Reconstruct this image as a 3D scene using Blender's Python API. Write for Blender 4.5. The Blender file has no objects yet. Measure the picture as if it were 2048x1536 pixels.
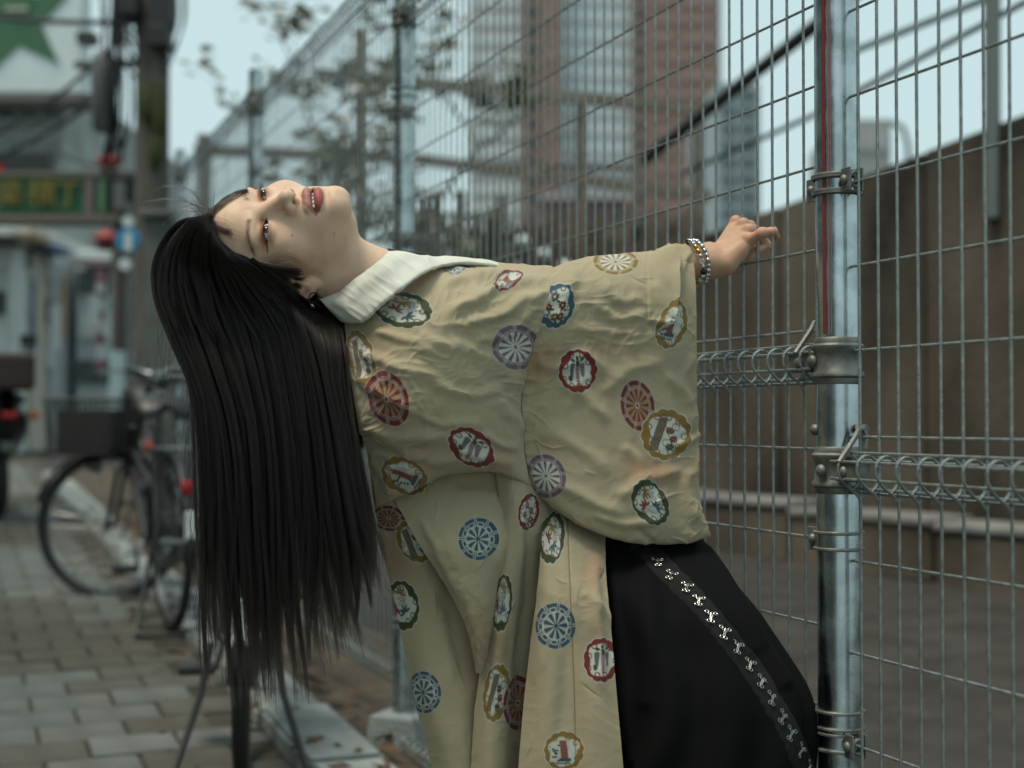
import bpy, bmesh, math, random
import numpy as np
from mathutils import Vector, Matrix
random.seed(7); RNG = np.random.default_rng(7)
SC = bpy.context.scene
COL = SC.collection
# ---------------------------------------------------------------- camera
LENS, SHX, SHY = 50.0, 0.0, 0.0
CAM_H = 1.0                                    # metres above the pavement at the camera
F = 50.0 / 36.0 * 2048.0                       # focal length in photograph pixels
PITCH = math.atan(69.5 / F)
cam = bpy.data.cameras.new('camera'); cam_o = bpy.data.objects.new('camera', cam); COL.objects.link(cam_o)
cam.lens = LENS; cam.sensor_width = 36.0; cam.clip_start = 0.05; cam.clip_end = 2000.0
cam.shift_x = SHX; cam.shift_y = SHY
cam_o.location = (0, 0, CAM_H); cam_o.rotation_euler = (math.pi / 2 + PITCH, 0, 0)
cam.dof.use_dof = True; cam.dof.focus_distance = 1.98; cam.dof.aperture_fstop = 2.9
SC.camera = cam_o
# ---------------------------------------------------------------- sky, sun, exposure
W = bpy.data.worlds.new('World'); SC.world = W; W.use_nodes = True
wn = W.node_tree.nodes; wl = W.node_tree.links
bg = wn['Background']
sky = wn.new('ShaderNodeTexSky'); sky.sky_type = 'NISHITA'; sky.sun_disc = False
SUN_EL, SUN_AZ = math.radians(70), math.radians(-125)   # azimuth from +Y, clockwise: behind and left of the camera
sky.sun_elevation = SUN_EL; sky.sun_rotation = SUN_AZ
sky.air_density = 1.0; sky.dust_density = 4.0; sky.ozone_density = 1.0
mixw = wn.new('ShaderNodeMix'); mixw.data_type = 'RGBA'; mixw.inputs['Factor'].default_value = 0.86
wl.new(sky.outputs['Color'], mixw.inputs['A']); mixw.inputs['B'].default_value = (4.95, 6.45, 6.5, 1)   # overcast veil
wl.new(mixw.outputs['Result'], bg.inputs['Color']); bg.inputs['Strength'].default_value = 0.074
sun = bpy.data.lights.new('sun', 'SUN'); sun_o = bpy.data.objects.new('sun', sun); COL.objects.link(sun_o)
sun.energy = 1.5; sun.angle = math.radians(18); sun.color = (1.0, 0.93, 0.80)
sd = Vector((math.sin(SUN_AZ) * math.cos(SUN_EL), math.cos(SUN_AZ) * math.cos(SUN_EL), math.sin(SUN_EL)))
sun_o.rotation_euler = sd.to_track_quat('Z', 'Y').to_euler(); sun_o.location = (0, 0, 30)
SC.view_settings.view_transform = 'Standard'; SC.view_settings.look = 'None'
SC.view_settings.exposure = 0.80; SC.view_settings.gamma = 1.0
SC.render.engine = 'CYCLES'
SC.cycles.max_bounces = 6; SC.cycles.transparent_max_bounces = 12
SC.cycles.use_denoising = True

# ---------------------------------------------------------------- helpers
cP, sP = math.cos(PITCH), math.sin(PITCH)
def P(px, py, Y):
    """photograph pixel + depth in metres -> world point (arrays allowed)"""
    px = np.asarray(px, float); py = np.asarray(py, float); Y = np.asarray(Y, float)
    u = (px - 1024) / F; v = (768 - py) / F
    t = Y / (cP - v * sP)
    return np.stack(np.broadcast_arrays(u * t, Y, (sP + v * cP) * t + CAM_H), -1)
def V3(*a): return Vector([float(c) for c in P(*a)])
def proj(Wp):
    Wp = np.asarray(Wp, float) - np.array([0, 0, CAM_H])
    d = Wp[..., 1] * cP + Wp[..., 2] * sP
    up = -Wp[..., 1] * sP + Wp[..., 2] * cP
    return 1024 + F * Wp[..., 0] / d, 768 - F * up / d
def ground(Y): return np.minimum(0.034 * np.asarray(Y, float), 0.034 * 16)   # pavement climbs gently away
def gz(Y): return float(ground(Y))

def link(o, parent=None):
    COL.objects.link(o)
    if parent is not None: o.parent = parent
    return o
def tag(o, label=None, cat=None, group=None, kind=None):
    if label: o['label'] = label
    if cat: o['category'] = cat
    if group: o['group'] = group
    if kind: o['kind'] = kind
    return o
def empty(name, loc=(0, 0, 0), rz=0.0, parent=None):
    o = bpy.data.objects.new(name, None); o.empty_display_size = 0.1
    o.location = loc; o.rotation_euler = (0, 0, rz)
    return link(o, parent)
def mesh_np(name, v, faces, mat=None, parent=None, smooth=True, col=None, extra=None):
    """faces: (n,4) or (n,3) int array"""
    me = bpy.data.meshes.new(name)
    v = np.asarray(v, np.float32); faces = np.asarray(faces, np.int32)
    n, k = faces.shape
    me.vertices.add(len(v)); me.vertices.foreach_set('co', v.ravel())
    me.loops.add(n * k); me.loops.foreach_set('vertex_index', faces.ravel())
    me.polygons.add(n); me.polygons.foreach_set('loop_start', np.arange(0, n * k, k, dtype=np.int32))
    me.polygons.foreach_set('loop_total', np.full(n, k, np.int32))
    me.update(calc_edges=True); me.validate()
    if smooth: me.polygons.foreach_set('use_smooth', np.ones(len(me.polygons), bool))
    if col is not None:
        a = me.color_attributes.new('Col', 'FLOAT_COLOR', 'POINT')
        c = np.ones((len(v), 4), np.float32); c[:, :3] = col
        a.data.foreach_set('color', c.ravel())
    if extra:
        for nm, arr in extra.items():
            a = me.attributes.new(nm, 'FLOAT', 'POINT'); a.data.foreach_set('value', np.asarray(arr, np.float32))
    if mat: me.materials.append(mat)
    return link(bpy.data.objects.new(name, me), parent)
class MB:
    """collects small shapes into one mesh"""
    def __init__(s): s.v = []; s.f = []
    def add(s, v, f):
        b = len(s.v); s.v += [tuple(map(float, q)) for q in v]; s.f += [tuple(i + b for i in q) for q in f]; return s
    def box(s, c, h, R=None, bev=0.0):
        c = Vector(c); v = []
        for x in (-1, 1):
            for y in (-1, 1):
                for z in (-1, 1):
                    q = Vector((x * h[0], y * h[1], z * h[2]))
                    v.append(c + (R @ q if R is not None else q))
        return s.add(v, [(0, 1, 3, 2), (4, 6, 7, 5), (0, 4, 5, 1), (2, 3, 7, 6), (0, 2, 6, 4), (1, 5, 7, 3)])
    def tube(s, pts, r, n=8, closed=False, caps=True):
        pts = [Vector(p) for p in pts]; m = len(pts)
        rr = r if hasattr(r, '__len__') else [r] * m
        T = []
        for i in range(m):
            a = pts[(i - 1) % m] if (closed or i > 0) else pts[0]; b = pts[(i + 1) % m] if (closed or i < m - 1) else pts[-1]
            t = (b - a); T.append(t.normalized() if t.length > 1e-9 else Vector((0, 0, 1)))
        up = Vector((0, 0, 1)) if abs(T[0].z) < .9 else Vector((1, 0, 0))
        N = (up - T[0] * up.dot(T[0])).normalized(); v = []
        for i in range(m):
            N = (N - T[i] * N.dot(T[i])); N = N.normalized() if N.length > 1e-6 else T[i].orthogonal().normalized()
            B = T[i].cross(N)
            for k in range(n):
                a = 2 * math.pi * k / n; v.append(pts[i] + (N * math.cos(a) + B * math.sin(a)) * rr[i])
        f = []
        for i in range(m if closed else m - 1):
            j = (i + 1) % m
            for k in range(n): f.append((i * n + k, i * n + (k + 1) % n, j * n + (k + 1) % n, j * n + k))
        if caps and not closed: f.append(tuple(range(n))[::-1]); f.append(tuple((m - 1) * n + k for k in range(n)))
        return s.add(v, f)
    def lathe(s, prof, c=(0, 0, 0), R=None, n=16):
        c = Vector(c); v = []
        for (r, z) in prof:
            for k in range(n):
                a = 2 * math.pi * k / n; q = Vector((r * math.cos(a), r * math.sin(a), z)); v.append(c + (R @ q if R is not None else q))
        f = [(i * n + k, i * n + (k + 1) % n, (i + 1) * n + (k + 1) % n, (i + 1) * n + k) for i in range(len(prof) - 1) for k in range(n)]
        f.append(tuple(range(n))[::-1]); f.append(tuple((len(prof) - 1) * n + k for k in range(n)))
        return s.add(v, f)
    def data(s, name, mat=None, smooth=False, bevel=0):
        me = bpy.data.meshes.new(name); me.from_pydata(s.v, [], s.f); me.update()
        if smooth:
            me.polygons.foreach_set('use_smooth', np.ones(len(me.polygons), bool))
            me.set_sharp_from_angle(angle=math.radians(45))
        if mat: me.materials.append(mat)
        return me
    def build(s, name, mat=None, parent=None, smooth=False, bevel=0):
        o = link(bpy.data.objects.new(name, s.data(name, mat, smooth)), parent)
        if bevel:
            b = o.modifiers.new('bevel', 'BEVEL'); b.width = bevel; b.segments = 2; b.limit_method = 'ANGLE'
        return o
def copy_tree(o, parent=None, lib={}):
    c = o.copy(); link(c, parent)
    for ch in list(o.children): copy_tree(ch, c)
    return c
# ---------------------------------------------------------------- numpy noise
def _h(ix, iy, iz, s):
    n = (ix.astype(np.int64) * 374761393 + iy.astype(np.int64) * 668265263 + iz.astype(np.int64) * 2147483647 + s * 974711) & 0x7fffffff
    n = ((n ^ (n >> 13)) * 1274126177) & 0x7fffffff
    n = ((n ^ (n >> 15)) * 739982445) & 0x7fffffff
    return ((n ^ (n >> 16)) & 0xffff) / 32767.5 - 1.0
def noise2(x, y, s=0):
    x0 = np.floor(x); y0 = np.floor(y); fx = x - x0; fy = y - y0
    fx = fx * fx * fx * (fx * (fx * 6 - 15) + 10); fy = fy * fy * fy * (fy * (fy * 6 - 15) + 10)
    z = np.zeros_like(x0)
    a = _h(x0, y0, z, s); b = _h(x0 + 1, y0, z, s); c = _h(x0, y0 + 1, z, s); d = _h(x0 + 1, y0 + 1, z, s)
    return (a + (b - a) * fx) * (1 - fy) + (c + (d - c) * fx) * fy
def fbm2(x, y, o=4, s=0):
    t = 0; a = 1.0; n = 0
    for i in range(o):
        t = t + a * noise2(x * 2 ** i + 17.3 * i, y * 2 ** i - 9.1 * i, s + i); n += a; a *= .5
    return t / n
def sstep(a, b, x):
    t = np.clip((x - a) / (b - a), 0, 1); return t * t * (3 - 2 * t)
# ---------------------------------------------------------------- materials
def mat(name, col=(.5, .5, .5), rough=.6, metal=0.0, spec=.5):
    m = bpy.data.materials.new(name); m.use_nodes = True
    b = m.node_tree.nodes['Principled BSDF']
    b.inputs['Base Color'].default_value = (*col, 1); b.inputs['Roughness'].default_value = rough
    b.inputs['Metallic'].default_value = metal; b.inputs['Specular IOR Level'].default_value = spec
    return m
def bsdf(m): return m.node_tree.nodes['Principled BSDF']
def nd(m, t, **k):
    n = m.node_tree.nodes.new(t)
    for a, b in k.items(): setattr(n, a, b)
    return n
def lk(m, a, b): m.node_tree.links.new(a, b)
def noisy(m, c1, c2, scale=8, detail=6, lo=.35, hi=.65, bump=0.0, bscale=None, rough=None, coord='Object', stretch=None, c3=None):
    """two-tone noise colour (stains, wear), optional bump and roughness variation"""
    tc = nd(m, 'ShaderNodeTexCoord'); src = tc.outputs[coord]
    if stretch:
        mp = nd(m, 'ShaderNodeMapping'); mp.inputs['Scale'].default_value = stretch; lk(m, src, mp.inputs['Vector']); src = mp.outputs['Vector']
    nz = nd(m, 'ShaderNodeTexNoise'); nz.inputs['Scale'].default_value = scale; nz.inputs['Detail'].default_value = detail; lk(m, src, nz.inputs['Vector'])
    cr = nd(m, 'ShaderNodeValToRGB'); cr.color_ramp.elements[0].position = lo; cr.color_ramp.elements[1].position = hi
    cr.color_ramp.elements[0].color = (*c1, 1); cr.color_ramp.elements[1].color = (*c2, 1)
    if c3: e = cr.color_ramp.elements.new(min(.98, hi + .2)); e.color = (*c3, 1)
    lk(m, nz.outputs['Fac'], cr.inputs['Fac']); lk(m, cr.outputs['Color'], bsdf(m).inputs['Base Color'])
    if rough:
        mr = nd(m, 'ShaderNodeMapRange'); mr.inputs['To Min'].default_value = rough[0]; mr.inputs['To Max'].default_value = rough[1]
        lk(m, nz.outputs['Fac'], mr.inputs['Value']); lk(m, mr.outputs['Result'], bsdf(m).inputs['Roughness'])
    if bump:
        n2 = nd(m, 'ShaderNodeTexNoise'); n2.inputs['Scale'].default_value = bscale or scale * 6; n2.inputs['Detail'].default_value = 5; lk(m, src, n2.inputs['Vector'])
        bp = nd(m, 'ShaderNodeBump'); bp.inputs['Strength'].default_value = bump; bp.inputs['Distance'].default_value = .01
        lk(m, n2.outputs['Fac'], bp.inputs['Height']); lk(m, bp.outputs['Normal'], bsdf(m).inputs['Normal'])
    return m
def attr_col(m, mul=None):
    a = nd(m, 'ShaderNodeAttribute', attribute_name='Col'); lk(m, a.outputs['Color'], bsdf(m).inputs['Base Color']); return a
# ---------------------------------------------------------------- lattice surfaces
def cr_weights(n_ctrl, t):
    """Catmull-Rom weights matrix (len(t), n_ctrl), t in [0,1]"""
    s = t * (n_ctrl - 1); i = np.clip(np.floor(s).astype(int), 0, n_ctrl - 2); f = s - i
    Wm = np.zeros((len(t), n_ctrl)); r = np.arange(len(t))
    w = [-.5 * f + f ** 2 - .5 * f ** 3, 1 - 2.5 * f ** 2 + 1.5 * f ** 3, .5 * f + 2 * f ** 2 - 1.5 * f ** 3, -.5 * f ** 2 + .5 * f ** 3]
    for k, o in enumerate((-1, 0, 1, 2)):
        j = i + o
        lo = j < 0; hi = j > n_ctrl - 1; ok = ~(lo | hi)
        np.add.at(Wm, (r[ok], j[ok]), w[k][ok])
        # linear extrapolation at the ends
        np.add.at(Wm, (r[lo], 0 * j[lo]), 2 * w[k][lo]); np.add.at(Wm, (r[lo], 0 * j[lo] + 1), -w[k][lo])
        np.add.at(Wm, (r[hi], 0 * j[hi] + n_ctrl - 1), 2 * w[k][hi]); np.add.at(Wm, (r[hi], 0 * j[hi] + n_ctrl - 2), -w[k][hi])
    return Wm
def lattice(ctrl, nv, nu):
    C = np.asarray(ctrl, float)
    A = cr_weights(C.shape[0], np.linspace(0, 1, nv)); B = cr_weights(C.shape[1], np.linspace(0, 1, nu))
    return np.einsum('ir,rck,jc->ijk', A, C, B)
def grid_faces(nv, nu):
    i = np.arange((nv - 1) * nu).reshape(nv - 1, nu)[:, :-1]
    return np.stack([i, i + 1, i + nu + 1, i + nu], -1).reshape(-1, 4)
def grid_normals(G):
    du = np.gradient(G, axis=1); dv = np.gradient(G, axis=0); n = np.cross(du, dv)
    return n / (np.linalg.norm(n, axis=-1, keepdims=True) + 1e-12)
def polydist(x, y, pts):
    """distance to a polyline, arclength parameter 0..1, and side"""
    pts = np.asarray(pts, float); best = np.full(x.shape, 1e9); par = np.zeros(x.shape); side = np.zeros(x.shape)
    L = np.hypot(*(pts[1:] - pts[:-1]).T); cum = np.concatenate([[0], np.cumsum(L)]); tot = cum[-1]
    for k in range(len(pts) - 1):
        a, b = pts[k], pts[k + 1]; d = b - a; l2 = d @ d
        t = np.clip(((x - a[0]) * d[0] + (y - a[1]) * d[1]) / l2, 0, 1)
        ex = x - a[0] - t * d[0]; ey = y - a[1] - t * d[1]; dd = np.hypot(ex, ey)
        m = dd < best
        best = np.where(m, dd, best); par = np.where(m, (cum[k] + t * L[k]) / tot, par)
        side = np.where(m, np.sign(d[0] * ey - d[1] * ex), side)
    return best, par, side
def smooth_poly(pts, n=12):
    pts = np.asarray(pts, float)
    return cr_weights(len(pts), np.linspace(0, 1, n * (len(pts) - 1) + 1)) @ pts
# ================================================================ SETTING: ground, pavement, kerbs, retaining wall
FD = Vector((-.3680, .9298, 0)); FN = Vector((-.9298, -.3680, 0))     # along the fence (away) / towards the pavement
POST1 = Vector(((1676 - 1024) / F * 1.95, 1.95, 0)); SPAN = 2.0
def fence_pt(t, off=0.0): return POST1 + FD * t + FN * off            # t metres along, off metres to the pavement side
M_asph = mat('asphalt', rough=.92); noisy(M_asph, (.024, .020, .016), (.050, .043, .035), 5, 8, .35, .7, .5, 120)
gx = np.concatenate([np.linspace(-90, -8, 20), np.linspace(-7, 8, 31), np.linspace(9, 90, 20)]); gyv = np.concatenate([np.linspace(-4, 20, 49), np.linspace(22, 320, 40)])
GX, GYm = np.meshgrid(gx, gyv)
tag(mesh_np('ground', np.stack([GX, GYm, ground(GYm) - .03], -1).reshape(-1, 3), grid_faces(len(gyv), len(gx)), M_asph), kind='structure')
# ---- block pavement beside the fence
M_joint = mat('paver_joint', rough=.95); noisy(M_joint, (.030, .028, .020), (.060, .050, .034), 30, 5, .3, .7)
M_pv = []
for k, (a, b) in enumerate((((.090, .096, .088), (.140, .150, .140)), ((.060, .055, .042), (.092, .085, .066)), ((.115, .124, .116), (.17, .183, .174)), ((.070, .067, .053), (.105, .100, .082)))):
    m = mat('paver_%d' % k, rough=.85); noisy(m, a, b, 9, 8, .3, .72, .5, 160, rough=(.75, .95)); M_pv.append(m)
def slab_pt(t, off): p = fence_pt(t, off); return Vector((p.x, p.y, gz(p.y)))
bed = MB()
for i in range(24):
    q = [slab_pt(i * .8 - 2.0, .16), slab_pt(i * .8 - 1.2, .16), slab_pt(i * .8 - 1.2, 4.5), slab_pt(i * .8 - 2.0, 4.5)]
    bed.add([v + Vector((0, 0, -.012)) for v in q], [(0, 1, 2, 3)])
pav = tag(bed.build('pavement', M_joint), kind='structure')
PW, PL = .235, .190
cand = []
for i in range(int(16.0 / PL)):
    for j in range(18):
        t = -1.6 + i * PL; off = .31 + j * PW + (.5 * PW if i % 2 else 0)
        if off + PW > 4.4: continue
        c = slab_pt(t + PL / 2, off + PW / 2)
        if c.y < .6: continue
        x, y = proj(np.array(c)); vis = -60 < x < 900 and 900 < y < 1640
        cand.append((-(1 / c.y) if vis else 1 / c.y, t, off, vis, c))
cand.sort(key=lambda q: q[0])
pm = []
for k in range(4):
    for v in range(3):
        b = bmesh.new(); bmesh.ops.create_cube(b, size=1.0)
        rq = random.Random(k * 7 + v)
        for vv in b.verts: vv.co = Vector((vv.co.x * (PL - .009) + rq.uniform(-.002, .002), vv.co.y * (PW - .009) + rq.uniform(-.002, .002), vv.co.z * .05))
        bmesh.ops.bevel(b, geom=[e for e in b.edges if all(q.co.z > 0 for q in e.verts)], offset=.006, segments=1, affect='EDGES')
        me = bpy.data.meshes.new('paver'); b.to_mesh(me); b.free(); me.materials.append(M_pv[k]); pm.append(me)
rot_f = math.atan2(FD.y, FD.x); tilt = math.atan(.034 * FD.y)
def pick(t, off):
    n = float(noise2(np.array([t * 1.1]), np.array([off * 1.3]), 5)[0]) + random.uniform(-.55, .55)
    return (0 if n > .12 else 1 if n < -.35 else 3 if n < -.05 else 2)
rest = {k: MB() for k in range(4)}
for n_, (key, t, off, vis, c) in enumerate(cand):
    k = pick(t, off)
    if n_ < 300:
        o = link(bpy.data.objects.new('paver', pm[k * 3 + random.randrange(3)]), pav)
        o.location = c + Vector((0, 0, -.026 + random.uniform(-.004, .003))); o.rotation_euler = (random.gauss(0, .006), -tilt + random.gauss(0, .006), rot_f + random.gauss(0, .004))
    elif c.y < 15:
        R = Matrix.Rotation(rot_f, 3, 'Z') @ Matrix.Rotation(-tilt, 3, 'Y')
        rest[k].box(c + Vector((0, 0, -.026 + random.uniform(-.004, .003))), ((PL - .009) / 2, (PW - .009) / 2, .025), R)
for k, mb in rest.items():
    if mb.v: tag(mb.build('far_pavers', M_pv[k], pav), kind='stuff')
# ---- pale kerb slabs and dirt strip at the fence foot
M_kerb = mat('kerb_concrete', rough=.85); noisy(M_kerb, (.17, .185, .18), (.32, .35, .335), 6, 8, .3, .7, .5, 90)
M_dirt = mat('dirt', rough=.95); noisy(M_dirt, (.045, .033, .022), (.10, .075, .05), 14, 8, .3, .7, .8, 80)
kerb = tag(empty('kerb'), kind='structure'); kerb.name = 'kerb'
kb = bmesh.new(); bmesh.ops.create_cube(kb, size=1.0)
for v in kb.verts: v.co = Vector((v.co.x * .590, v.co.y * .20, v.co.z * .16))
bmesh.ops.bevel(kb, geom=kb.edges[:], offset=.012, segments=2, affect='EDGES'); kme = bpy.data.meshes.new('kerb_slab'); kb.to_mesh(kme); kb.free(); kme.materials.append(M_kerb)
for i in range(24):
    c = slab_pt(-1.5 + i * .6, .205); o = link(bpy.data.objects.new('kerb_slab', kme), kerb); o.location = c + Vector((0, 0, -.045 + random.uniform(-.006, .006))); o.rotation_euler = (0, -tilt, rot_f + random.gauss(0, .006))
ds = MB()
for i in range(60):
    for j in range(5):
        q = [slab_pt(-1.6 + i * .25, -.38 + j * .1), slab_pt(-1.35 + i * .25, -.38 + j * .1), slab_pt(-1.35 + i * .25, -.28 + j * .1), slab_pt(-1.6 + i * .25, -.28 + j * .1)]
        ds.add([v + Vector((0, 0, .004 + .012 * float(noise2(np.array([v.x * 9]), np.array([v.y * 9]), 4)[0]))) for v in q], [(0, 1, 2, 3)])
tag(ds.build('dirt_strip', M_dirt), kind='structure')
M_leafd = mat('dry_leaf', rough=.8); noisy(M_leafd, (.06, .032, .018), (.13, .075, .038), 30, 3, .3, .7)
lf = MB()
for i in range(240):
    t = random.uniform(.5, 9); off = random.gauss(.20, .15); p = slab_pt(t, off); a = random.uniform(0, 6.28); L = random.uniform(.018, .045)
    R = Matrix.Rotation(a, 3, 'Z') @ Matrix.Rotation(random.uniform(-.6, .6), 3, 'X')
    lf.add([p + Vector((0, 0, .042)) + R @ Vector(v) for v in ((-L, 0, 0), (-.3 * L, .35 * L, .006), (.5 * L, .3 * L, .003), (L, 0, .008), (.5 * L, -.3 * L, .003), (-.3 * L, -.35 * L, .006))], [(0, 1, 2, 3), (0, 3, 4, 5)])
tag(lf.build('fallen_leaves', M_leafd), 'brown dry leaves scattered along the foot of the fence', 'leaves', kind='stuff')
# ---- retaining wall beyond the fence, built of cast panels
M_wall = mat('stained_concrete', rough=.9)
noisy(M_wall, (.022, .016, .010), (.165, .132, .095), 1.1, 12, .36, .68, .8, 30, stretch=(1, 1, .55))
W0 = Vector((2.52, 7.0, 0)); WD = Vector((-.579, .815, 0)); WN = Vector((-.815, -.579, 0))
wall = empty('retaining_wall', (W0.x, W0.y, gz(7)))
tag(wall, 'tall brown stained concrete retaining wall with panel joints beyond the fence', 'wall')
def wtop(s): return CAM_H + 1.50 - .155 * s
for i in range(8):
    s0 = -3.6 + i * 1.05; s1 = s0 + 1.03
    mb = MB(); v = []
    for dn, in ((0,), (-.22,)):
        for s_, z_ in ((s0, -.1), (s1, -.1), (s1, wtop(s1)), (s0, wtop(s0))):
            p = W0 + WD * s_ + WN * (dn + .010 * (i % 2)); v.append(Vector((p.x - W0.x, p.y - W0.y, z_ - gz(7))))
    mb.add(v, [(0, 1, 2, 3), (4, 7, 6, 5), (0, 3, 7, 4), (1, 5, 6, 2), (3, 2, 6, 7), (0, 4, 5, 1)]); mb.build('wall_panel', M_wall, wall, bevel=.012)
M_pale = mat('pale_kerb', rough=.9); noisy(M_pale, (.13, .125, .115), (.26, .255, .235), 5, 6, .3, .7, .5, 60)
lk_ = empty('low_kerb_wall', (W0.x, W0.y, gz(7))); tag(lk_, 'low pale topped kerb wall at the foot of the concrete wall', 'kerb wall')
for i in range(9):
    s0 = -3.6 + i * .95; p = W0 + WD * (s0 + .47) + WN * .30; R = Matrix.Rotation(math.atan2(WD.y, WD.x), 3, 'Z')
    MB().box(Vector((p.x - W0.x, p.y - W0.y, gz(p.y) - gz(7) + .09 + random.uniform(-.01, .01))), (.465, .16, .14), R).build('kerb_block', M_wall, lk_, bevel=.02)
    MB().box(Vector((p.x - W0.x, p.y - W0.y, gz(p.y) - gz(7) + .255 + random.uniform(-.008, .008))), (.468, .175, .022), R).build('coping_stone', M_pale, lk_, bevel=.012)
# ================================================================ FENCE
M_wire = mat('galvanised_wire', (.26, .29, .28), .45, .55); noisy(M_wire, (.18, .205, .195), (.33, .365, .355), 60, 5, .3, .7, .25, 400, rough=(.34, .55))
M_clamp = mat('dull_zinc', (.16, .165, .15), .5, .6); noisy(M_clamp, (.12, .12, .105), (.25, .26, .24), 50, 6, .3, .7, .06, 300, rough=(.4, .65))
M_post = mat('polished_zinc_pipe', (.52, .57, .58), .26, 1.0)
def post_mat():
    m = M_post; tc = nd(m, 'ShaderNodeTexCoord'); mp = nd(m, 'ShaderNodeMapping'); mp.inputs['Scale'].default_value = (1, 1, .06); lk(m, tc.outputs['Object'], mp.inputs['Vector'])
    n1 = nd(m, 'ShaderNodeTexNoise'); n1.inputs['Scale'].default_value = 120; n1.inputs['Detail'].default_value = 6; lk(m, mp.outputs['Vector'], n1.inputs['Vector'])
    n2 = nd(m, 'ShaderNodeTexNoise'); n2.inputs['Scale'].default_value = 26; n2.inputs['Detail'].default_value = 8; lk(m, tc.outputs['Object'], n2.inputs['Vector'])
    mx = nd(m, 'ShaderNodeMath', operation='MULTIPLY'); lk(m, n1.outputs['Fac'], mx.inputs[0]); lk(m, n2.outputs['Fac'], mx.inputs[1])
    mr = nd(m, 'ShaderNodeMapRange'); mr.inputs['From Min'].default_value = .12; mr.inputs['From Max'].default_value = .42; mr.inputs['To Min'].default_value = .16; mr.inputs['To Max'].default_value = .42
    lk(m, mx.outputs[0], mr.inputs['Value']); lk(m, mr.outputs['Result'], bsdf(m).inputs['Roughness'])
    cr = nd(m, 'ShaderNodeValToRGB'); cr.color_ramp.elements[0].position = .38; cr.color_ramp.elements[0].color = (.34, .38, .385, 1); cr.color_ramp.elements[1].position = .62; cr.color_ramp.elements[1].color = (.52, .58, .59, 1)
    lk(m, n2.outputs['Fac'], cr.inputs['Fac']); lk(m, cr.outputs['Color'], bsdf(m).inputs['Base Color'])
    # fine diagonal scratches
    mp2 = nd(m, 'ShaderNodeMapping'); mp2.inputs['Rotation'].default_value = (.6, .5, .3); mp2.inputs['Scale'].default_value = (1, .05, 1); lk(m, tc.outputs['Object'], mp2.inputs['Vector'])
    n3 = nd(m, 'ShaderNodeTexNoise'); n3.inputs['Scale'].default_value = 900; n3.inputs['Detail'].default_value = 2; lk(m, mp2.outputs['Vector'], n3.inputs['Vector'])
    bp = nd(m, 'ShaderNodeBump'); bp.inputs['Strength'].default_value = .12; bp.inputs['Distance'].default_value = .001; lk(m, n3.outputs['Fac'], bp.inputs['Height']); lk(m, bp.outputs['Normal'], bsdf(m).inputs['Normal'])
post_mat()
M_redrefl = mat('red_reflection_tint', (.20, .045, .04), .4, .2); M_redrefl2 = mat('pale_red_reflection_tint', (.36, .23, .24), .35, .5)  # flat colours standing in for red reflections on the post
rzf = math.atan2(FD.y, FD.x)
PITCH_W, WR = .0415, .0021; FS = .72
UPZ = [.045, .160, .276, .392, .508, .624, .740, .856, .955]; DNZ = [-.122, -.245, -.367, -.490, -.612, -.735, -.860]
def fold_pts(zc):
    q = smooth_poly([(0, -.060), (.003, -.050), (.015, -.038), (.034, -.024), (.046, -.008), (.049, .006), (.045, .020), (.034, .029), (.020, .029), (.008, .020), (.001, .006), (.002, -.012), (.008, -.026), (.018, -.036)], 3) * FS
    return [(y, z + zc) for y, z in q]
def vwire():
    m = MB()
    m.tube([(0, 0, 1.0), (0, 0, .5), (0, 0, .040), (0, 0, -.036)], WR, 6)
    lo = fold_pts(0); m.tube([(0, 0, -.93)] + [(0, y, z) for y, z in lo], WR, 6)
    m.tube([(0, y, z) for y, z in fold_pts(1.0)[6:]], WR, 6)
    m.tube([(0, y, z) for y, z in fold_pts(-.93)[6:]], WR, 6)
    return m.data('vertical_wire', M_wire, True)
VW = vwire()
def hwire(L, name='horizontal_wire'):
    m = MB(); m.tube([(0, 0, 0), (L * .5, 0, 0), (L, 0, 0)], WR, 6); return m.data(name, M_wire, True)
HWm = hwire(SPAN - .05)
def fence_panel(t0, zc, label, sparse=False):
    """panel from fence parameter t0 to t0+SPAN, folded beam at world height zc"""
    p = fence_pt(t0); root = empty('wire_fence', (p.x, p.y, zc), rzf)
    tag(root, label, 'fence panel', 'welded wire fence panels')
    n = int((SPAN - .06) / PITCH_W)
    for i in range(n + 1):
        o = link(bpy.data.objects.new('vertical_wire', VW), root); o.location = (.040 + i * PITCH_W + random.gauss(0, .0006), 0, 0); o.rotation_euler = (random.gauss(0, .0012), random.gauss(0, .0012), 0)
    for z in UPZ + DNZ:
        o = link(bpy.data.objects.new('horizontal_wire', HWm), root); o.location = (.025, -WR * 1.7, z + random.gauss(0, .001)); o.rotation_euler = (0, random.gauss(0, .0004), 0)
    for zb in (0, 1.0, -.93):
        for y, z in ((.044, .018), (.044, -.014), (.022, .034), (.002, -.040), (.003, .020), (.010, -.032)):
            o = link(bpy.data.objects.new('beam_wire', HWm), root); o.location = (.025, (y - .003) * FS, zb + z * FS)
    return root
BEAM = [-.070, .079, .244, .285, .315, .33]        # beam height above the camera, panel by panel
fence_panel(-SPAN, CAM_H + BEAM[0], 'wire fence panel on the free side of the scratched post, past the hand')
fence_panel(0, CAM_H + BEAM[1], 'wire fence panel that the woman grips, behind her arm')
fence_panel(SPAN, CAM_H + BEAM[2], 'wire fence panel behind the face, next after the gripped panel')
fence_panel(2 * SPAN, CAM_H + BEAM[3], 'wire fence panel between the second and third posts behind the head')
PR = .0298
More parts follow.
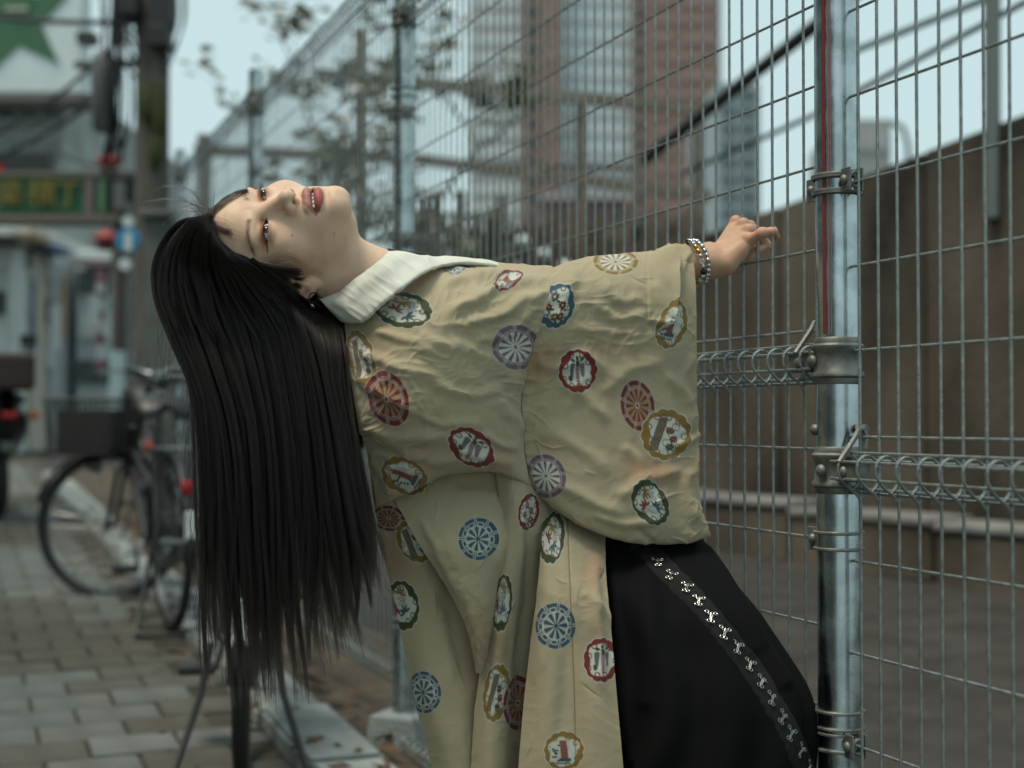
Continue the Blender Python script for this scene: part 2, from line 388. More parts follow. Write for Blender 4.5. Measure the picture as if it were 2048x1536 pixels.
def fence_post(t, zl, zr, label, detail=False):
    p = fence_pt(t); g = gz(p.y); top = max(zl, zr) + 1.10
    root = empty('fence_post', (p.x, p.y, g), rzf); tag(root, label, 'fence post', 'steel fence posts')
    m = MB(); m.lathe([(PR, -.1), (PR, top - g), (PR * .9, top - g + .012), (PR * .4, top - g + .02)], n=32); m.build('pipe', M_post, root, True)
    for zz, side in ((zl, 1), (zr, -1)):
        for rel_z in (0.0, 1.0):
            z = zz + rel_z - g
            b = MB(); prof = [(PR + .0008, -.032), (PR + .0022, -.030), (PR + .0022, -.024), (PR + .0060, -.021), (PR + .0060, -.017), (PR + .0025, -.013), (PR + .0025, .013), (PR + .0060, .017), (PR + .0060, .021), (PR + .0022, .024), (PR + .0022, .030), (PR + .0008, .032)]
            b.lathe(prof, (0, 0, z), n=28); band = b.build('band_clamp', M_clamp, root, True)
            q = MB(); q.lathe([(.0005, .0), (.0085, .0), (.0085, .003), (.006, .0062), (.001, .007)], (side * .010, PR + .0035, z), Matrix.Rotation(-math.pi / 2, 3, 'X'), 12); q.build('bolt', M_clamp, band, True)
            bl = MB()                                  # saddle block inside the folded beam
            bl.box((side * (PR + .026), .016, z), (.026, .0120, .0140)); blo = bl.build('beam_saddle', M_clamp, root, bevel=.004)
            hk = MB(); hk.tube([(side * (PR + .022), .034, z + .012), (side * (PR + .022), .020, z + .030), (side * (PR + .022), .008, z + .046), (side * (PR + .022), .003, z + .056), (side * (PR + .022), -.004, z + .057), (side * (PR + .022), -.008, z + .048), (side * (PR + .022), -.006, z + .030)], .0042, 6); hk.build('strap', M_clamp, blo, True)
            q = MB(); q.lathe([(.0005, .0), (.008, .0), (.008, .003), (.005, .006), (.001, .0068)], (side * (PR + .022), .0275, z), Matrix.Rotation(-math.pi / 2, 3, 'X'), 12); q.build('bolt', M_clamp, blo, True)
    ties = []
    for side, zz, offs in ((1, zl, (.240, .392 + .24, -.245, -.367 - .12)), (-1, zr, (.392, .74, -.367, -.62))):
        for dz in offs: ties.append((side, zz + dz - g))
    for side, z in ties:                               # wire tie with a small bolted plate
        w = MB()
        for k in (-1, 1):
            pts = [(side * (PR + .014), .010, z + .011 * k)] + [((PR + .0030) * math.cos(a) * side, (PR + .0030) * math.sin(a), z + .011 * k) for a in np.linspace(.45, 5.75, 22)] + [(side * (PR + .014), -.010, z + .011 * k)]
            w.tube(pts, .0024, 6)
        wo = w.build('wire_tie', M_clamp, root, True)
        pl = MB(); pl.box((side * (PR + .012), .014, z), (.010, .0015, .016)); pl.box((side * (PR + .012), -.006, z), (.010, .0015, .016)); pl.box((side * (PR + .003), .004, z + .0145), (.0015, .011, .0015)); pl.build('tie_plate', M_clamp, wo, bevel=.001)
        q = MB(); q.lathe([(.0005, .0), (.0068, .0), (.0068, .002), (.004, .0048), (.001, .0055)], (side * (PR + .010), .0155, z), Matrix.Rotation(-math.pi / 2, 3, 'X'), 12); q.build('bolt', M_clamp, wo, True)
        lp = MB(); lp.tube([(side * (PR + .018), .004 + .008 * math.cos(a), z + .010 * math.sin(a)) for a in np.linspace(0, 6.28, 14, endpoint=False)], .0022, 6, closed=True); lp.build('tie_loop', M_clamp, wo, True)
    if detail:
        for z in (CAM_H - .015 - g, ):
            q = MB(); q.lathe([(.0005, 0), (.0078, 0), (.0078, .003), (.005, .006), (.001, .007)], (PR * .55, PR * .86, z), Matrix.Rotation(-math.pi / 2, 3, 'X'), 12); q.build('bolt', M_clamp, root, True)
            q = MB(); q.tube([(-PR * 1.0, -.010, z + .002), (-PR - .016, -.014, z + .002)], .0055, 8); q.build('bolt_end', M_clamp, root, True)
        for mm_, a0, a1, z0, z1 in ((M_redrefl, 1.84, 2.03, .115, 1.3), (M_redrefl2, 2.12, 2.21, .115, .72), (M_redrefl2, 2.25, 2.30, .115, .60)):  # red reflections in the steel, laid on as coloured strips
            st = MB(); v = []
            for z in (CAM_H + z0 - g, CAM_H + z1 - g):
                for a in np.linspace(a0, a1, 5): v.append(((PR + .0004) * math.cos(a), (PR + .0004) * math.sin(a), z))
            st.add(v, [(k, k + 1, k + 6, k + 5) for k in range(4)]); st.build('red_reflection_streak', mm_, root, True)
    fb = MB(); fb.lathe([(.11, -.06), (.11, .0), (.095, .085), (.085, .09)], (0, 0, 0), None, 4); fb.build('footing_block', M_kerb, root, bevel=.01)
    return root
fence_post(0, CAM_H + BEAM[1], CAM_H + BEAM[0], 'scratched shiny steel fence post with red reflection streaks beside the hand', True)
fence_post(SPAN, CAM_H + BEAM[2], CAM_H + BEAM[1], 'steel fence post behind the chin of the woman, next after the scratched post')
fence_post(2 * SPAN, CAM_H + BEAM[3], CAM_H + BEAM[2], 'steel fence post rising behind the eyes of the woman')
fence_post(3 * SPAN, CAM_H + BEAM[4], CAM_H + BEAM[3], 'last thin fence post beside the concrete gate pillar behind the hair crown')
fence_post(-SPAN, CAM_H + BEAM[0], CAM_H + BEAM[0], 'fence post at the free end of the fence panel past the scratched post')
# ================================================================ BACKGROUND: street, bicycles, poles, buildings, tree
M_black = mat('black_paint', (.012, .013, .014), .38); M_rub = mat('tyre_rubber', (.018, .018, .018), .75); M_chrome = mat('bike_chrome', (.26, .27, .27), .3, 1.0)
M_sad = mat('saddle_vinyl', (.015, .015, .016), .45); M_plast = mat('dark_plastic', (.02, .021, .022), .5); M_redr = mat('red_reflector', (.42, .012, .012), .15); M_whr = mat('clear_reflector', (.80, .82, .80), .1); M_basket = mat('basket_wire', (.02, .02, .02), .5)
M_ambr = mat('amber_lens', (.55, .18, .03), .2); M_silverp = mat('silver_paint', (.16, .17, .17), .4, .5)
def mk_wheel(parent, name, x, R=.335, tyre=.0185):
    w = empty(name, (x, 0, R), parent=parent)
    def circ(r, n=44): return [(r * math.cos(2 * math.pi * k / n), 0, r * math.sin(2 * math.pi * k / n)) for k in range(n)]
    m = MB(); m.tube(circ(R - tyre), tyre, 8, closed=True); m.build('tyre', M_rub, w, True)
    m = MB(); m.tube(circ(R - 2 * tyre - .004), .010, 6, closed=True); m.build('rim', M_chrome, w, True)
    m = MB()
    for k in range(28):
        a = 2 * math.pi * k / 28; b = a + (.5 if k % 2 else -.5); s = .02 if k % 4 < 2 else -.02
        m.tube([(.022 * math.cos(b), s, .022 * math.sin(b)), ((R - .045) * math.cos(a), 0, (R - .045) * math.sin(a))], .0012, 4)
    m.tube([(0, -.05, 0), (0, .05, 0)], .016, 8); m.build('spokes', M_chrome, w, True)
    return w
def fender(parent, x, R=.335, a0=.1, a1=2.9, m_=None):
    m = MB(); v = []
    A = np.linspace(a0, a1, 22)
    for a in A:
        for s in (-1, -.5, .5, 1): rr = R + .022 - .010 * abs(s) ** 2; v.append((x + rr * math.cos(a), .027 * s, R + rr * math.sin(a)))
    m.add(v, [(i * 4 + k, i * 4 + k + 1, i * 4 + k + 5, i * 4 + k + 4) for i in range(len(A) - 1) for k in range(3)])
    o = m.build('fender', m_ or M_black, parent, True); o.modifiers.new('t', 'SOLIDIFY').thickness = .002; return o
def bicycle(loc, heading, steer, label, basket=True, frame_m=None):
    fm = frame_m or M_black; WB = 1.10; R = .335
    root = empty('bicycle', loc, heading); tag(root, label, 'bicycle', 'bicycles parked along the fence')
    mk_wheel(root, 'rear_wheel', 0); fender(root, 0, a0=.35, a1=3.3)
    m = MB(); bb = (.45, 0, .29); st = (.28, 0, .72); hd = (.86, 0, .78); hl = (.93, 0, .56)
    for a, b, r in ((bb, st, .016), (bb, (.92, 0, .60), .019), ((.36, 0, .52), (.90, 0, .68), .016), (hd, hl, .019)): m.tube([a, b], r, 8)
    for s in (-1, 1):
        m.tube([(0, .055 * s, R), (.42, .03 * s, .29)], .010, 6); m.tube([(0, .055 * s, R), (.29, .02 * s, .68)], .008, 6)
    m.build('frame', fm, root, True)
    m = MB(); m.tube([(.28, 0, .70), (.255, 0, .84)], .013, 8); m.build('seat_post', M_chrome, root, True)
    sd_ = lattice(np.array([[[.255 + x, w * math.cos(t), .845 + .018 * (1 - (x / .16) ** 2) + .035 * math.sin(t) - (.03 if x < -.1 else 0)] for t in np.linspace(-.3, math.pi + .3, 9)] for x, w in ((-.135, .03), (-.12, .085), (-.06, .10), (0, .075), (.07, .035), (.125, .024), (.14, .006))]), 24, 20)
    me_o = mesh_np('saddle', sd_.reshape(-1, 3), grid_faces(24, 20), M_sad, root); me_o.modifiers.new('t', 'SOLIDIFY').thickness = -.02
    fk = empty('front_assembly', (WB - .14, 0, 0), steer, root); ox = -(WB - .14)
    w = mk_wheel(root, 'front_wheel', 0); w.parent = fk; w.location = (.14 * .55, 0, R)
    f2 = fender(root, 0, a0=.3, a1=2.6); f2.parent = fk; f2.location = (.077, 0, 0)
    m = MB()
    for s in (-1, 1): m.tube([(.077, .055 * s, R), (.03, .055 * s, .58), (-.02, .03 * s, .64)], .010, 6)
    m.tube([(-.02, 0, .64), (-.10, 0, .98)], .015, 8); m.build('fork', fm, fk, True)
    m = MB(); m.tube([(-.30, .27, .985), (-.20, .29, 1.0), (-.08, .25, 1.03), (-.05, .10, 1.02), (-.10, 0, .98), (-.05, -.10, 1.02), (-.08, -.25, 1.03), (-.20, -.29, 1.0), (-.30, -.27, .985)], .011, 8); m.build('handlebar', M_chrome, fk, True)
    for s in (-1, 1):
        m = MB(); m.tube([(-.33, .265 * s, .98), (-.19, .29 * s, 1.0)], .018, 8); m.build('grip', M_plast, fk, True)
        m = MB(); m.tube([(-.10, .25 * s, 1.025), (-.16, .27 * s, .965), (-.26, .265 * s, .95)], .006, 6); m.build('brake_lever', M_chrome, fk, True)
    if basket:
        m = MB(); x0, x1, y0, z0, z1 = .02, .30, .17, .66, .90
        for i in range(9):
            z = z0 + (z1 - z0) * i / 8; g = .02 * i / 8
            m.tube([(x0 - g, -y0 - g, z), (x1 + g, -y0 - g, z), (x1 + g, y0 + g, z), (x0 - g, y0 + g, z)], .003 if i < 8 else .005, 5, closed=True)
        for i in range(13):
            t = i / 12
            for y in (-1, 1): m.tube([(x0 + (x1 - x0) * t, y0 * y, z0), (x0 + (x1 - x0) * t, (y0 + .02) * y, z1)], .0025, 4)
            for x in (x0, x1): m.tube([(x, -y0 + 2 * y0 * t, z0), (x + (.02 if x == x1 else -.02), -y0 + 2 * y0 * t, z1)], .0025, 4)
            m.tube([(x0 + (x1 - x0) * t, -y0, z0), (x0 + (x1 - x0) * t, y0, z0)], .0025, 4)
        m.box(((x0 + x1) / 2, 0, z0 + .10), (.11, .14, .09)); m.build('basket', M_basket, fk)
        m = MB(); m.lathe([(.004, 0), (.028, .004), (.032, .03), (.02, .06), (.006, .07)], (.12, 0, .60), Matrix.Rotation(math.pi / 2, 3, 'Y'), 14); m.build('front_lamp', M_silverp, fk, True)
    m = MB(); m.tube([(-.10, .12, 1.03), (-.10, .12, 1.06)], .022, 10); m.build('bell', M_chrome, fk, True)
    # rack, stand, cranks, reflectors
    m = MB()
    for s in (-1, 1):
        m.tube([(.27, .03 * s, .69), (.10, .065 * s, .70), (-.25, .065 * s, .70)], .007, 6); m.tube([(-.05, .065 * s, .70), (0, .062 * s, R)], .006, 6); m.tube([(-.18, .065 * s, .70), (0, .062 * s, R)], .006, 6)
    for x in (-.25, -.12, .02, .14): m.tube([(x, -.065, .70), (x, .065, .70)], .006, 6)
    m.build('rear_rack', M_silverp, root, True)
    m = MB(); gs = .034 * (math.sin(heading))
    for s in (-1, 1): m.tube([(.0, .075 * s, R - .01), (-.02, .10 * s, .20), (-.16, .165 * s, .012)], .010, 6)
    m.tube([(-.16, .165, .012), (-.20, .10, .010), (-.20, -.10, .010), (-.16, -.165, .012)], .010, 6); m.build('kickstand', M_plast, root, True)
    for s, a in ((-1, .5), (1, .5 + math.pi)):
        c = MB(); px_, pz_ = .45 + .165 * math.cos(a), .29 + .165 * math.sin(a)
        c.tube([(.45, .055 * s, .29), (px_, .075 * s, pz_)], .010, 6); cr_ = c.build('crank', M_chrome, root, True)
        c = MB(); c.box((px_, .125 * s, pz_), (.045, .048, .012)); c.build('pedal', M_plast, cr_, bevel=.005)
    m = MB(); v = []
    m.tube([(.0, -.045, R + .045), (.30, -.05, .36), (.45, -.05, .375), (.53, -.05, .29), (.45, -.05, .205), (.25, -.05, .23), (0, -.045, R - .045)], .022, 6); m.build('chain_guard', fm, root, True)
    m = MB(); m.lathe([(.002, 0), (.028, 0), (.028, .012), (.018, .02)], (-.285, 0, .56), Matrix.Rotation(-math.pi / 2, 3, 'Y'), 14); m.build('tail_reflector', M_redr, root, True)
    m = MB(); m.box((-.345, 0, .42), (.006, .022, .055)); m.build('mud_guard_reflector', M_whr, root, bevel=.005)
    return root
def on_px(px, Y): return ((px - 1024) / F * Y, Y, gz(Y))
hd25 = math.pi / 2 + math.radians(25)
bicycle(on_px(345, 5.5), hd25, math.radians(62), 'black city bicycle with front wheel turned sharply, standing before the shop street')
bicycle(on_px(487, 3.55), math.pi / 2 + math.radians(9.5), math.radians(4), 'black bicycle seen straight from behind under the hanging hair', basket=False)
bicycle(on_px(300, 8.3), math.pi / 2 + math.radians(14), math.radians(-12), 'farther bicycle behind the black city bicycle, red lamps showing', frame_m=mat('dark_red_paint', (.10, .01, .012), .35))
# ---- motor scooter at the left
def scooter(loc, hd, label):
    r = empty('motor_scooter', loc, hd); tag(r, label, 'scooter')
    for n_, x in (('rear_wheel', 0), ('front_wheel', 1.22)):
        w = empty(n_, (x, 0, .25), parent=r)
        m = MB(); m.tube([(.195 * math.cos(a), 0, .195 * math.sin(a)) for a in np.linspace(0, 6.283, 30, endpoint=False)], .055, 8, closed=True); m.build('tyre', M_rub, w, True)
        m = MB(); m.lathe([(.02, -.05), (.14, -.03), (.15, 0), (.14, .03), (.02, .05)], (0, 0, 0), Matrix.Rotation(math.pi / 2, 3, 'X'), 18); m.build('rim', M_silverp, w, True)
    body_ = lattice(np.array([[[x, w * math.cos(t), zc + h * math.sin(t)] for t in np.linspace(0, 2 * math.pi, 11)] for x, w, zc, h in ((-.45, .04, .72, .05), (-.35, .14, .66, .12), (-.05, .18, .60, .20), (.25, .17, .52, .22), (.42, .14, .36, .10), (.70, .15, .32, .07), (.88, .20, .45, .16), (.98, .20, .68, .24), (1.02, .12, .92, .12), (1.0, .05, 1.02, .04))]), 60, 32)
    mesh_np('body_shell', body_.reshape(-1, 3), grid_faces(60, 32), M_black, r)
    seat_ = lattice(np.array([[[x, w * math.cos(t), z + .06 * math.sin(t)] for t in np.linspace(0, 2 * math.pi, 9)] for x, w, z in ((-.42, .05, .80), (-.30, .13, .80), (0, .15, .78), (.25, .12, .77), (.36, .03, .76))]), 24, 20)
    mesh_np('seat', seat_.reshape(-1, 3), grid_faces(24, 20), M_sad, r)
    m = MB(); m.tube([(1.20, 0, .25), (1.08, 0, .62), (.98, 0, 1.02)], .03, 8); m.build('fork', M_silverp, r, True)
    m = MB(); m.tube([(.86, .36, 1.04), (.96, .20, 1.08), (.98, 0, 1.04), (.96, -.20, 1.08), (.86, -.36, 1.04)], .016, 8); m.build('handlebar', M_plast, r, True)
    for s in (-1, 1):
        m = MB(); m.tube([(.92, .28 * s, 1.08), (.97, .36 * s, 1.22)], .006, 6); m.box((.98, .40 * s, 1.26), (.012, .06, .04)); m.build('mirror', M_plast, r, bevel=.01)
        m = MB(); m.lathe([(.003, 0), (.035, .01), (.035, .03), (.01, .05)], (-.40, .16 * s, .70), Matrix.Rotation(-math.pi / 2, 3, 'Y'), 12); m.build('indicator', M_ambr, r, True)
    m = MB(); m.box((-.47, 0, .70), (.02, .05, .022)); m.build('tail_lamp', M_redr, r, bevel=.01)
    m = MB(); m.box((-.44, 0, .50), (.006, .05, .03)); m.build('number_plate', M_silverp, r, bevel=.003)
    m = MB(); m.box((-.34, 0, .98), (.15, .16, .12)); m.build('top_box', mat('rust_box', (.05, .024, .018), .5), r, bevel=.03)
    return r
scooter(on_px(-8, 9.5), math.pi / 2 + math.radians(30), 'dark motor scooter with amber indicators parked at the street edge')
# ---- utility pole, its cables and hardware
M_pole = mat('weathered_pole', rough=.85); noisy(M_pole, (.055, .048, .040), (.13, .118, .10), 7, 8, .3, .7, .5, 60, stretch=(1, 1, .2))
M_cable = mat('black_cable', (.012, .013, .014), .6); M_moss = mat('moss', rough=.95); noisy(M_moss, (.030, .036, .010), (.062, .070, .020), 40, 5)
pp = V3(302, 700, 12.5); pole = empty('utility_pole', (pp.x, pp.y, gz(12.5))); tag(pole, 'mossy brown utility pole with a tangle of cables and boxes', 'utility pole')
m = MB(); m.lathe([(.155, -.1), (.15, 2), (.135, 6.5), (.13, 7)], n=20); m.build('shaft', M_pole, pole, True)
for (x, y, w, h) in ((298, 205, .10, .16), (318, 225, .06, .22), (312, 300, .06, .16)):
    q = V3(x, y, 12.33) - pole.location; b = bmesh.new(); bmesh.ops.create_icosphere(b, subdivisions=3, radius=1)
    for v in b.verts: n_ = 1 + .35 * math.sin(9 * v.co.x + 5 * v.co.z) * math.cos(7 * v.co.y); v.co = Vector((v.co.x * w * n_, v.co.y * .06, v.co.z * h * n_)) + q
    me = bpy.data.meshes.new('moss'); b.to_mesh(me); b.free(); me.materials.append(M_moss); link(bpy.data.objects.new('moss', me), pole)
for (x, y, Y, hx, hy, hz) in ((326, 20, 12.25, .10, .10, .16), (262, 8, 12.3, .08, .10, .12), (322, 75, 12.25, .09, .10, .10)):
    q = V3(x, y, Y) - pole.location; MB().box(q, (hx, hy, hz)).build('junction_box', M_plast, pole, bevel=.02)
q = V3(208, 175, 12.5) - pole.location
m = MB(); m.lathe([(.06, -.40), (.10, -.36), (.12, .20), (.09, .30), (.04, .34)], q, None, 16); m.build('transformer', mat('grey_enamel', (.10, .105, .10), .5), pole, True)
m = MB(); m.tube([V3(150, 130, 12.5) - pole.location, V3(330, 128, 12.5) - pole.location], .035, 8); m.build('cross_arm', M_pole, pole, True)
rgc = random.Random(4)
def cable(pts, r, parent=None, label=None, group=None):
    P_ = np.array([tuple(V3(*p)) for p in pts]); q = smooth_poly(P_, 10)
    if parent is not None: q = q - np.array(parent.location)
    m = MB(); m.tube([tuple(v) for v in q], r, 5); o = m.build('cable', M_cable, parent, True)
    return o
for i in range(9):                                    # hanging loops beside the shaft
    x0 = rgc.uniform(235, 290); x1 = rgc.uniform(300, 378); yb = rgc.uniform(60, 170)
    cable([(x0, -40, 12.4), (x0 - 6, yb * .5, 12.4), ((x0 + x1) / 2 if i % 3 else x1 + 4, yb, 12.4), (x1, yb * .4, 12.4), (x1 + 2, -40, 12.4)], rgc.uniform(.008, .016), pole)
for i in range(8):
    x = rgc.uniform(212, 262); cable([(x, -30, 12.4), (x + rgc.uniform(-12, 12), 110, 12.4), (x + rgc.uniform(-16, 8), 230, 12.4), (rgc.uniform(205, 245), 320, 12.6)], rgc.uniform(.010, .020), pole)
for k, (pts, r) in enumerate((([(-60, 300, 16), (110, 195, 14), (250, 70, 12.6)], .022), ([(-60, 345, 16), (120, 250, 14), (235, 165, 12.6)], .024), ([(-60, 250, 15), (90, 240, 14), (180, 190, 12.6)], .018), ([(-60, 30, 14), (120, 44, 13), (300, 45, 12.5)], .028), ([(60, 270, 15), (150, 320, 14), (280, 352, 12.6)], .012), ([(200, -40, 13), (205, 40, 12.6), (210, 130, 12.5)], .014))):
    o = cable(pts, r); tag(o, ('sagging black cable slanting up to the pole in front of the white signboard', 'lower black cable slanting up to the grey transformer', 'black cable meeting the transformer below the star', 'level black cable crossing the green star board', 'thin cable dropping from the pale building to the pole', 'short upright cable above the grey transformer')[k], 'cable', 'overhead cables')
# ---- star board building
M_white = mat('white_panel', (.62, .68, .68), .6); noisy(M_white, (.56, .62, .62), (.66, .72, .72), 2, 4, .3, .7)
M_green = mat('green_print', (.040, .125, .060), .6); M_sgreen = mat('green_sign', (.022, .125, .060), .55); M_gold = mat('gold_letters', (.22, .17, .035), .5); M_dkgrey = mat('charcoal_sign', (.018, .022, .024), .6)
M_pbld = mat('pale_render', rough=.8); noisy(M_pbld, (.20, .225, .215), (.34, .37, .355), 1.5, 6, .3, .7); M_glassw = mat('window_glass', (.06, .085, .09), .08, spec=.8); M_frame = mat('window_frame', (.22, .24, .235), .5)
YS = 22.0
def wbox(x0, x1, y0, y1, Y0, dep, name, m_, parent, bev=0):
    """upright box whose front face spans the given photograph rectangle at depth Y0"""
    a = V3(x0, y1, Y0); b = V3(x1, y0, Y0); o = Vector(parent.location) if parent is not None else Vector()
    return MB().box(Vector(((a.x + b.x) / 2, Y0 + dep / 2, (a.z + b.z) / 2)) - o, ((b.x - a.x) / 2, dep / 2, (b.z - a.z) / 2)).build(name, m_, parent, bevel=bev)
def building(name, x0, x1, ytop, Y, dep, m_, label, cat='building'):
    a = V3(x0, 838, Y); b = V3(x1, ytop, Y); r = empty(name, ((a.x + b.x) / 2, Y, gz(Y))); tag(r, label, cat)
    MB().box(Vector((0, dep / 2, (b.z - gz(Y)) / 2)), ((b.x - a.x) / 2, dep / 2, (b.z - gz(Y)) / 2)).build('wall', m_, r, bevel=.03); return r
sb = building('star_building', -420, 128, 150, YS + .6, 8, M_pbld, 'pale building carrying the white board with a green star')
bd_ = wbox(-420, 166, -260, 185, YS, .5, 'signboard', M_white, sb, .03)
wbox(-420, 170, 185, 200, YS - .15, .8, 'board_ledge', mat('ledge', (.13, .12, .11), .7), sb)
st_pts = []
c0 = V3(30, 40, YS - .03); RR = 125 / F * YS
for k in range(10):
    a = math.pi / 2 + .16 + k * math.pi / 5; r_ = RR if k % 2 == 0 else RR * .42; st_pts.append((c0.x + r_ * math.cos(a), c0.z + r_ * math.sin(a)))
m = MB(); m.add([(x - sb.location.x, YS - .03 - sb.location.y, z - sb.location.z) for x, z in st_pts] + [(x - sb.location.x, YS - .005 - sb.location.y, z - sb.location.z) for x, z in st_pts], [tuple(range(10))] + [(i, (i + 1) % 10, (i + 1) % 10 + 10, i + 10) for i in range(10)])
m.build('star_emblem', M_green, sb)
wbox(-60, 62, -20, 22, YS - .06, .05, 'green_band', M_green, sb); wbox(10, 56, 14, 20, YS - .09, .02, 'band_lettering', mat('pale_letters', (.5, .5, .4), .6), sb)
wbox(152, 188, 62, 84, YS - .5, .3, 'flood_lamp', M_plast, sb)
for i in range(5):
    for j in range(3):
        x = -100 + i * 46; y = 214 + j * 62
        w_ = wbox(x, x + 36, y, y + 44, YS + .55, .06, 'window', M_frame, sb); a = V3(x + 3, y + 41, YS + .52); b = V3(x + 33, y + 3, YS + .52)
        MB().box(Vector(((a.x + b.x) / 2, YS + .54, (a.z + b.z) / 2)) - Vector(sb.location), ((b.x - a.x) / 2, .012, (b.z - a.z) / 2)).build('pane', M_glassw, w_)
tw = building('slim_tower', 104, 168, 190, 26, 6, mat('teal_render', (.20, .23, .21), .8), 'slim grey green building right of the star board')
for j in range(7):
    for i in range(2): 
        x = 112 + i * 28; y = 205 + j * 42; wbox(x, x + 20, y, y + 28, 25.93, .1, 'window', M_glassw, tw)
# ---- gate sign over the street
gs_ = empty('street_gate_sign', tuple(V3(140, 620, 17.0))); gs_.location.z = gz(17); tag(gs_, 'green street gate sign with gold characters over the shop street', 'sign')
wbox(-120, 218, 352, 428, 17, .35, 'green_board', M_sgreen, gs_, .02); wbox(-120, 285, 342, 352, 16.95, .5, 'top_rail', mat('bronze_rail', (.16, .14, .11), .5), gs_); wbox(-120, 285, 428, 442, 16.95, .5, 'bottom_rail', mat('bronze_rail2', (.17, .14, .11), .5), gs_)
wbox(168, 186, 354, 427, 16.96, .05, 'side_stripe', mat('pinkgrey', (.16, .12, .115), .6), gs_); wbox(222, 276, 352, 428, 17, .35, 'end_panel', M_dkgrey, gs_); wbox(196, 210, 358, 424, 16.96, .05, 'small_lettering', mat('palegreen', (.10, .17, .10), .6), gs_)
wbox(222, 240, 440, 700, 17.0, .3, 'gate_column', M_pole, gs_); wbox(262, 280, 440, 1000, 17.0, .3, 'gate_column', M_pole, gs_)
wbox(226, 250, 362, 418, 16.9, .05, 'end_lettering', mat('grey_letters', (.12, .12, .12), .6), gs_)
def text_part(s, px, py, Y, h_px, m_, parent, name):
    cu = bpy.data.curves.new(name, 'FONT'); cu.body = s; cu.size = h_px / F * Y * 1.15; cu.align_x = 'CENTER'; cu.align_y = 'CENTER'; cu.extrude = .015
    o = bpy.data.objects.new(name, cu); COL.objects.link(o); bpy.context.view_layer.update()
    me = bpy.data.meshes.new_from_object(o.evaluated_get(bpy.context.evaluated_depsgraph_get())); bpy.data.objects.remove(o)
    me.materials.clear(); me.materials.append(m_)
    o = link(bpy.data.objects.new(name, me), parent); o.rotation_euler = (math.pi / 2, 0, 0); o.location = V3(px, py, Y) - Vector(parent.location); return o
for ch, x in (('楽', 20), ('横', 84), ('丁', 136)): text_part(ch, x, 390, 16.95, 52, M_gold, gs_, 'character')
bs = empty('charcoal_sign_board', tuple(V3(40, 325, 17.6))); tag(bs, 'plain charcoal board above the green gate sign', 'sign'); wbox(-120, 96, 300, 346, 17.6, .3, 'board', M_dkgrey, bs, .02); wbox(-120, 5, 330, 345, 17.55, .05, 'red_strip', M_redr, bs)
# ---- lanterns
M_lan = mat('red_lantern', (.28, .022, .018), .6)
def lantern(px, py, Y, s, label):
    r = empty('lantern', tuple(V3(px, py, Y))); tag(r, label, 'lantern', 'red lanterns on the gate')
    k = s / F * Y
    m = MB(); m.lathe([(.30 * k, -.42 * k), (.55 * k, -.30 * k), (.62 * k, 0), (.55 * k, .20 * k), (.3 * k, .34 * k)], n=18); m.build('shade', M_lan, r, True)
    m = MB(); m.lathe([(.95 * k, .10 * k), (.80 * k, .28 * k), (.35 * k, .45 * k), (.25 * k, .62 * k), (.06 * k, .70 * k)], n=6); m.build('roof_cap', M_lan, r, False)
    m = MB(); m.lathe([(.55 * k, -.62 * k), (.55 * k, -.44 * k)], n=12); m.build('base_ring', M_dkgrey, r, True)
    m = MB(); m.tube([(0, 0, .6 * k), (0, 0, 1.6 * k)], .03 * k, 6); m.build('hanger', M_cable, r); return r
lantern(218, 326, 16.2, 33, 'red lantern standing on top of the gate sign'); lantern(212, 480, 16.2, 33, 'red lantern hanging under the gate sign')
gp = empty('gate_pillar', tuple(V3(312, 838, 8.4))); gp.location.z = gz(8.4); tag(gp, 'grey green concrete gate pillar closing the far end of the fence', 'pillar')
M_pil = mat('pillar_concrete', rough=.9); noisy(M_pil, (.085, .09, .078), (.16, .168, .148), 4, 8, .3, .7, .4, 50)
wbox(283, 350, 432, 1090, 8.4, .55, 'shaft', M_pil, gp, .02); wbox(276, 357, 418, 434, 8.36, .63, 'cap', M_pil, gp, .012)
# ---- banner and shop fronts
M_blue = mat('blue_print', (.03, .26, .46), .6); M_pink = mat('pink_banner', (.26, .13, .17), .8)
bn = empty('round_blue_sign', tuple(V3(256, 480, 11.2))); tag(bn, 'round bright blue and white sign under the gate end', 'sign')
m = MB(); m.lathe([(.095, -.02), (.10, 0), (.095, .02)], (0, 0, 0), Matrix.Rotation(math.pi / 2, 3, 'X'), 24); m.build('disc', M_blue, bn, True)
m = MB(); m.box((.01, -.03, -.02), (.028, .008, .07)); m.build('white_mark', M_white, bn); m = MB(); m.lathe([(.045, -.01), (.045, .012)], (0, 0, .145), Matrix.Rotation(math.pi / 2, 3, 'X'), 18); m.build('upper_disc', M_white, bn, True); m = MB(); m.lathe([(.05, -.01), (.05, .012)], (-.02, 0, -.19), Matrix.Rotation(math.pi / 2, 3, 'X'), 18); m.build('lower_disc', M_white, bn, True); m = MB(); m.tube([(0, .03, .3), (0, .03, -1.6)], .02, 6); m.build('bracket_pole', M_silverp, bn)
shop_spec = [(-160, 30, 452, 18.5, (.56, .62, .60)), (28, 66, 448, 19.0, (.48, .43, .36)), (62, 108, 470, 19.6, (.42, .45, .46)), (150, 222, 500, 20.2, (.55, .62, .62)), (214, 290, 480, 21, (.34, .33, .30))]
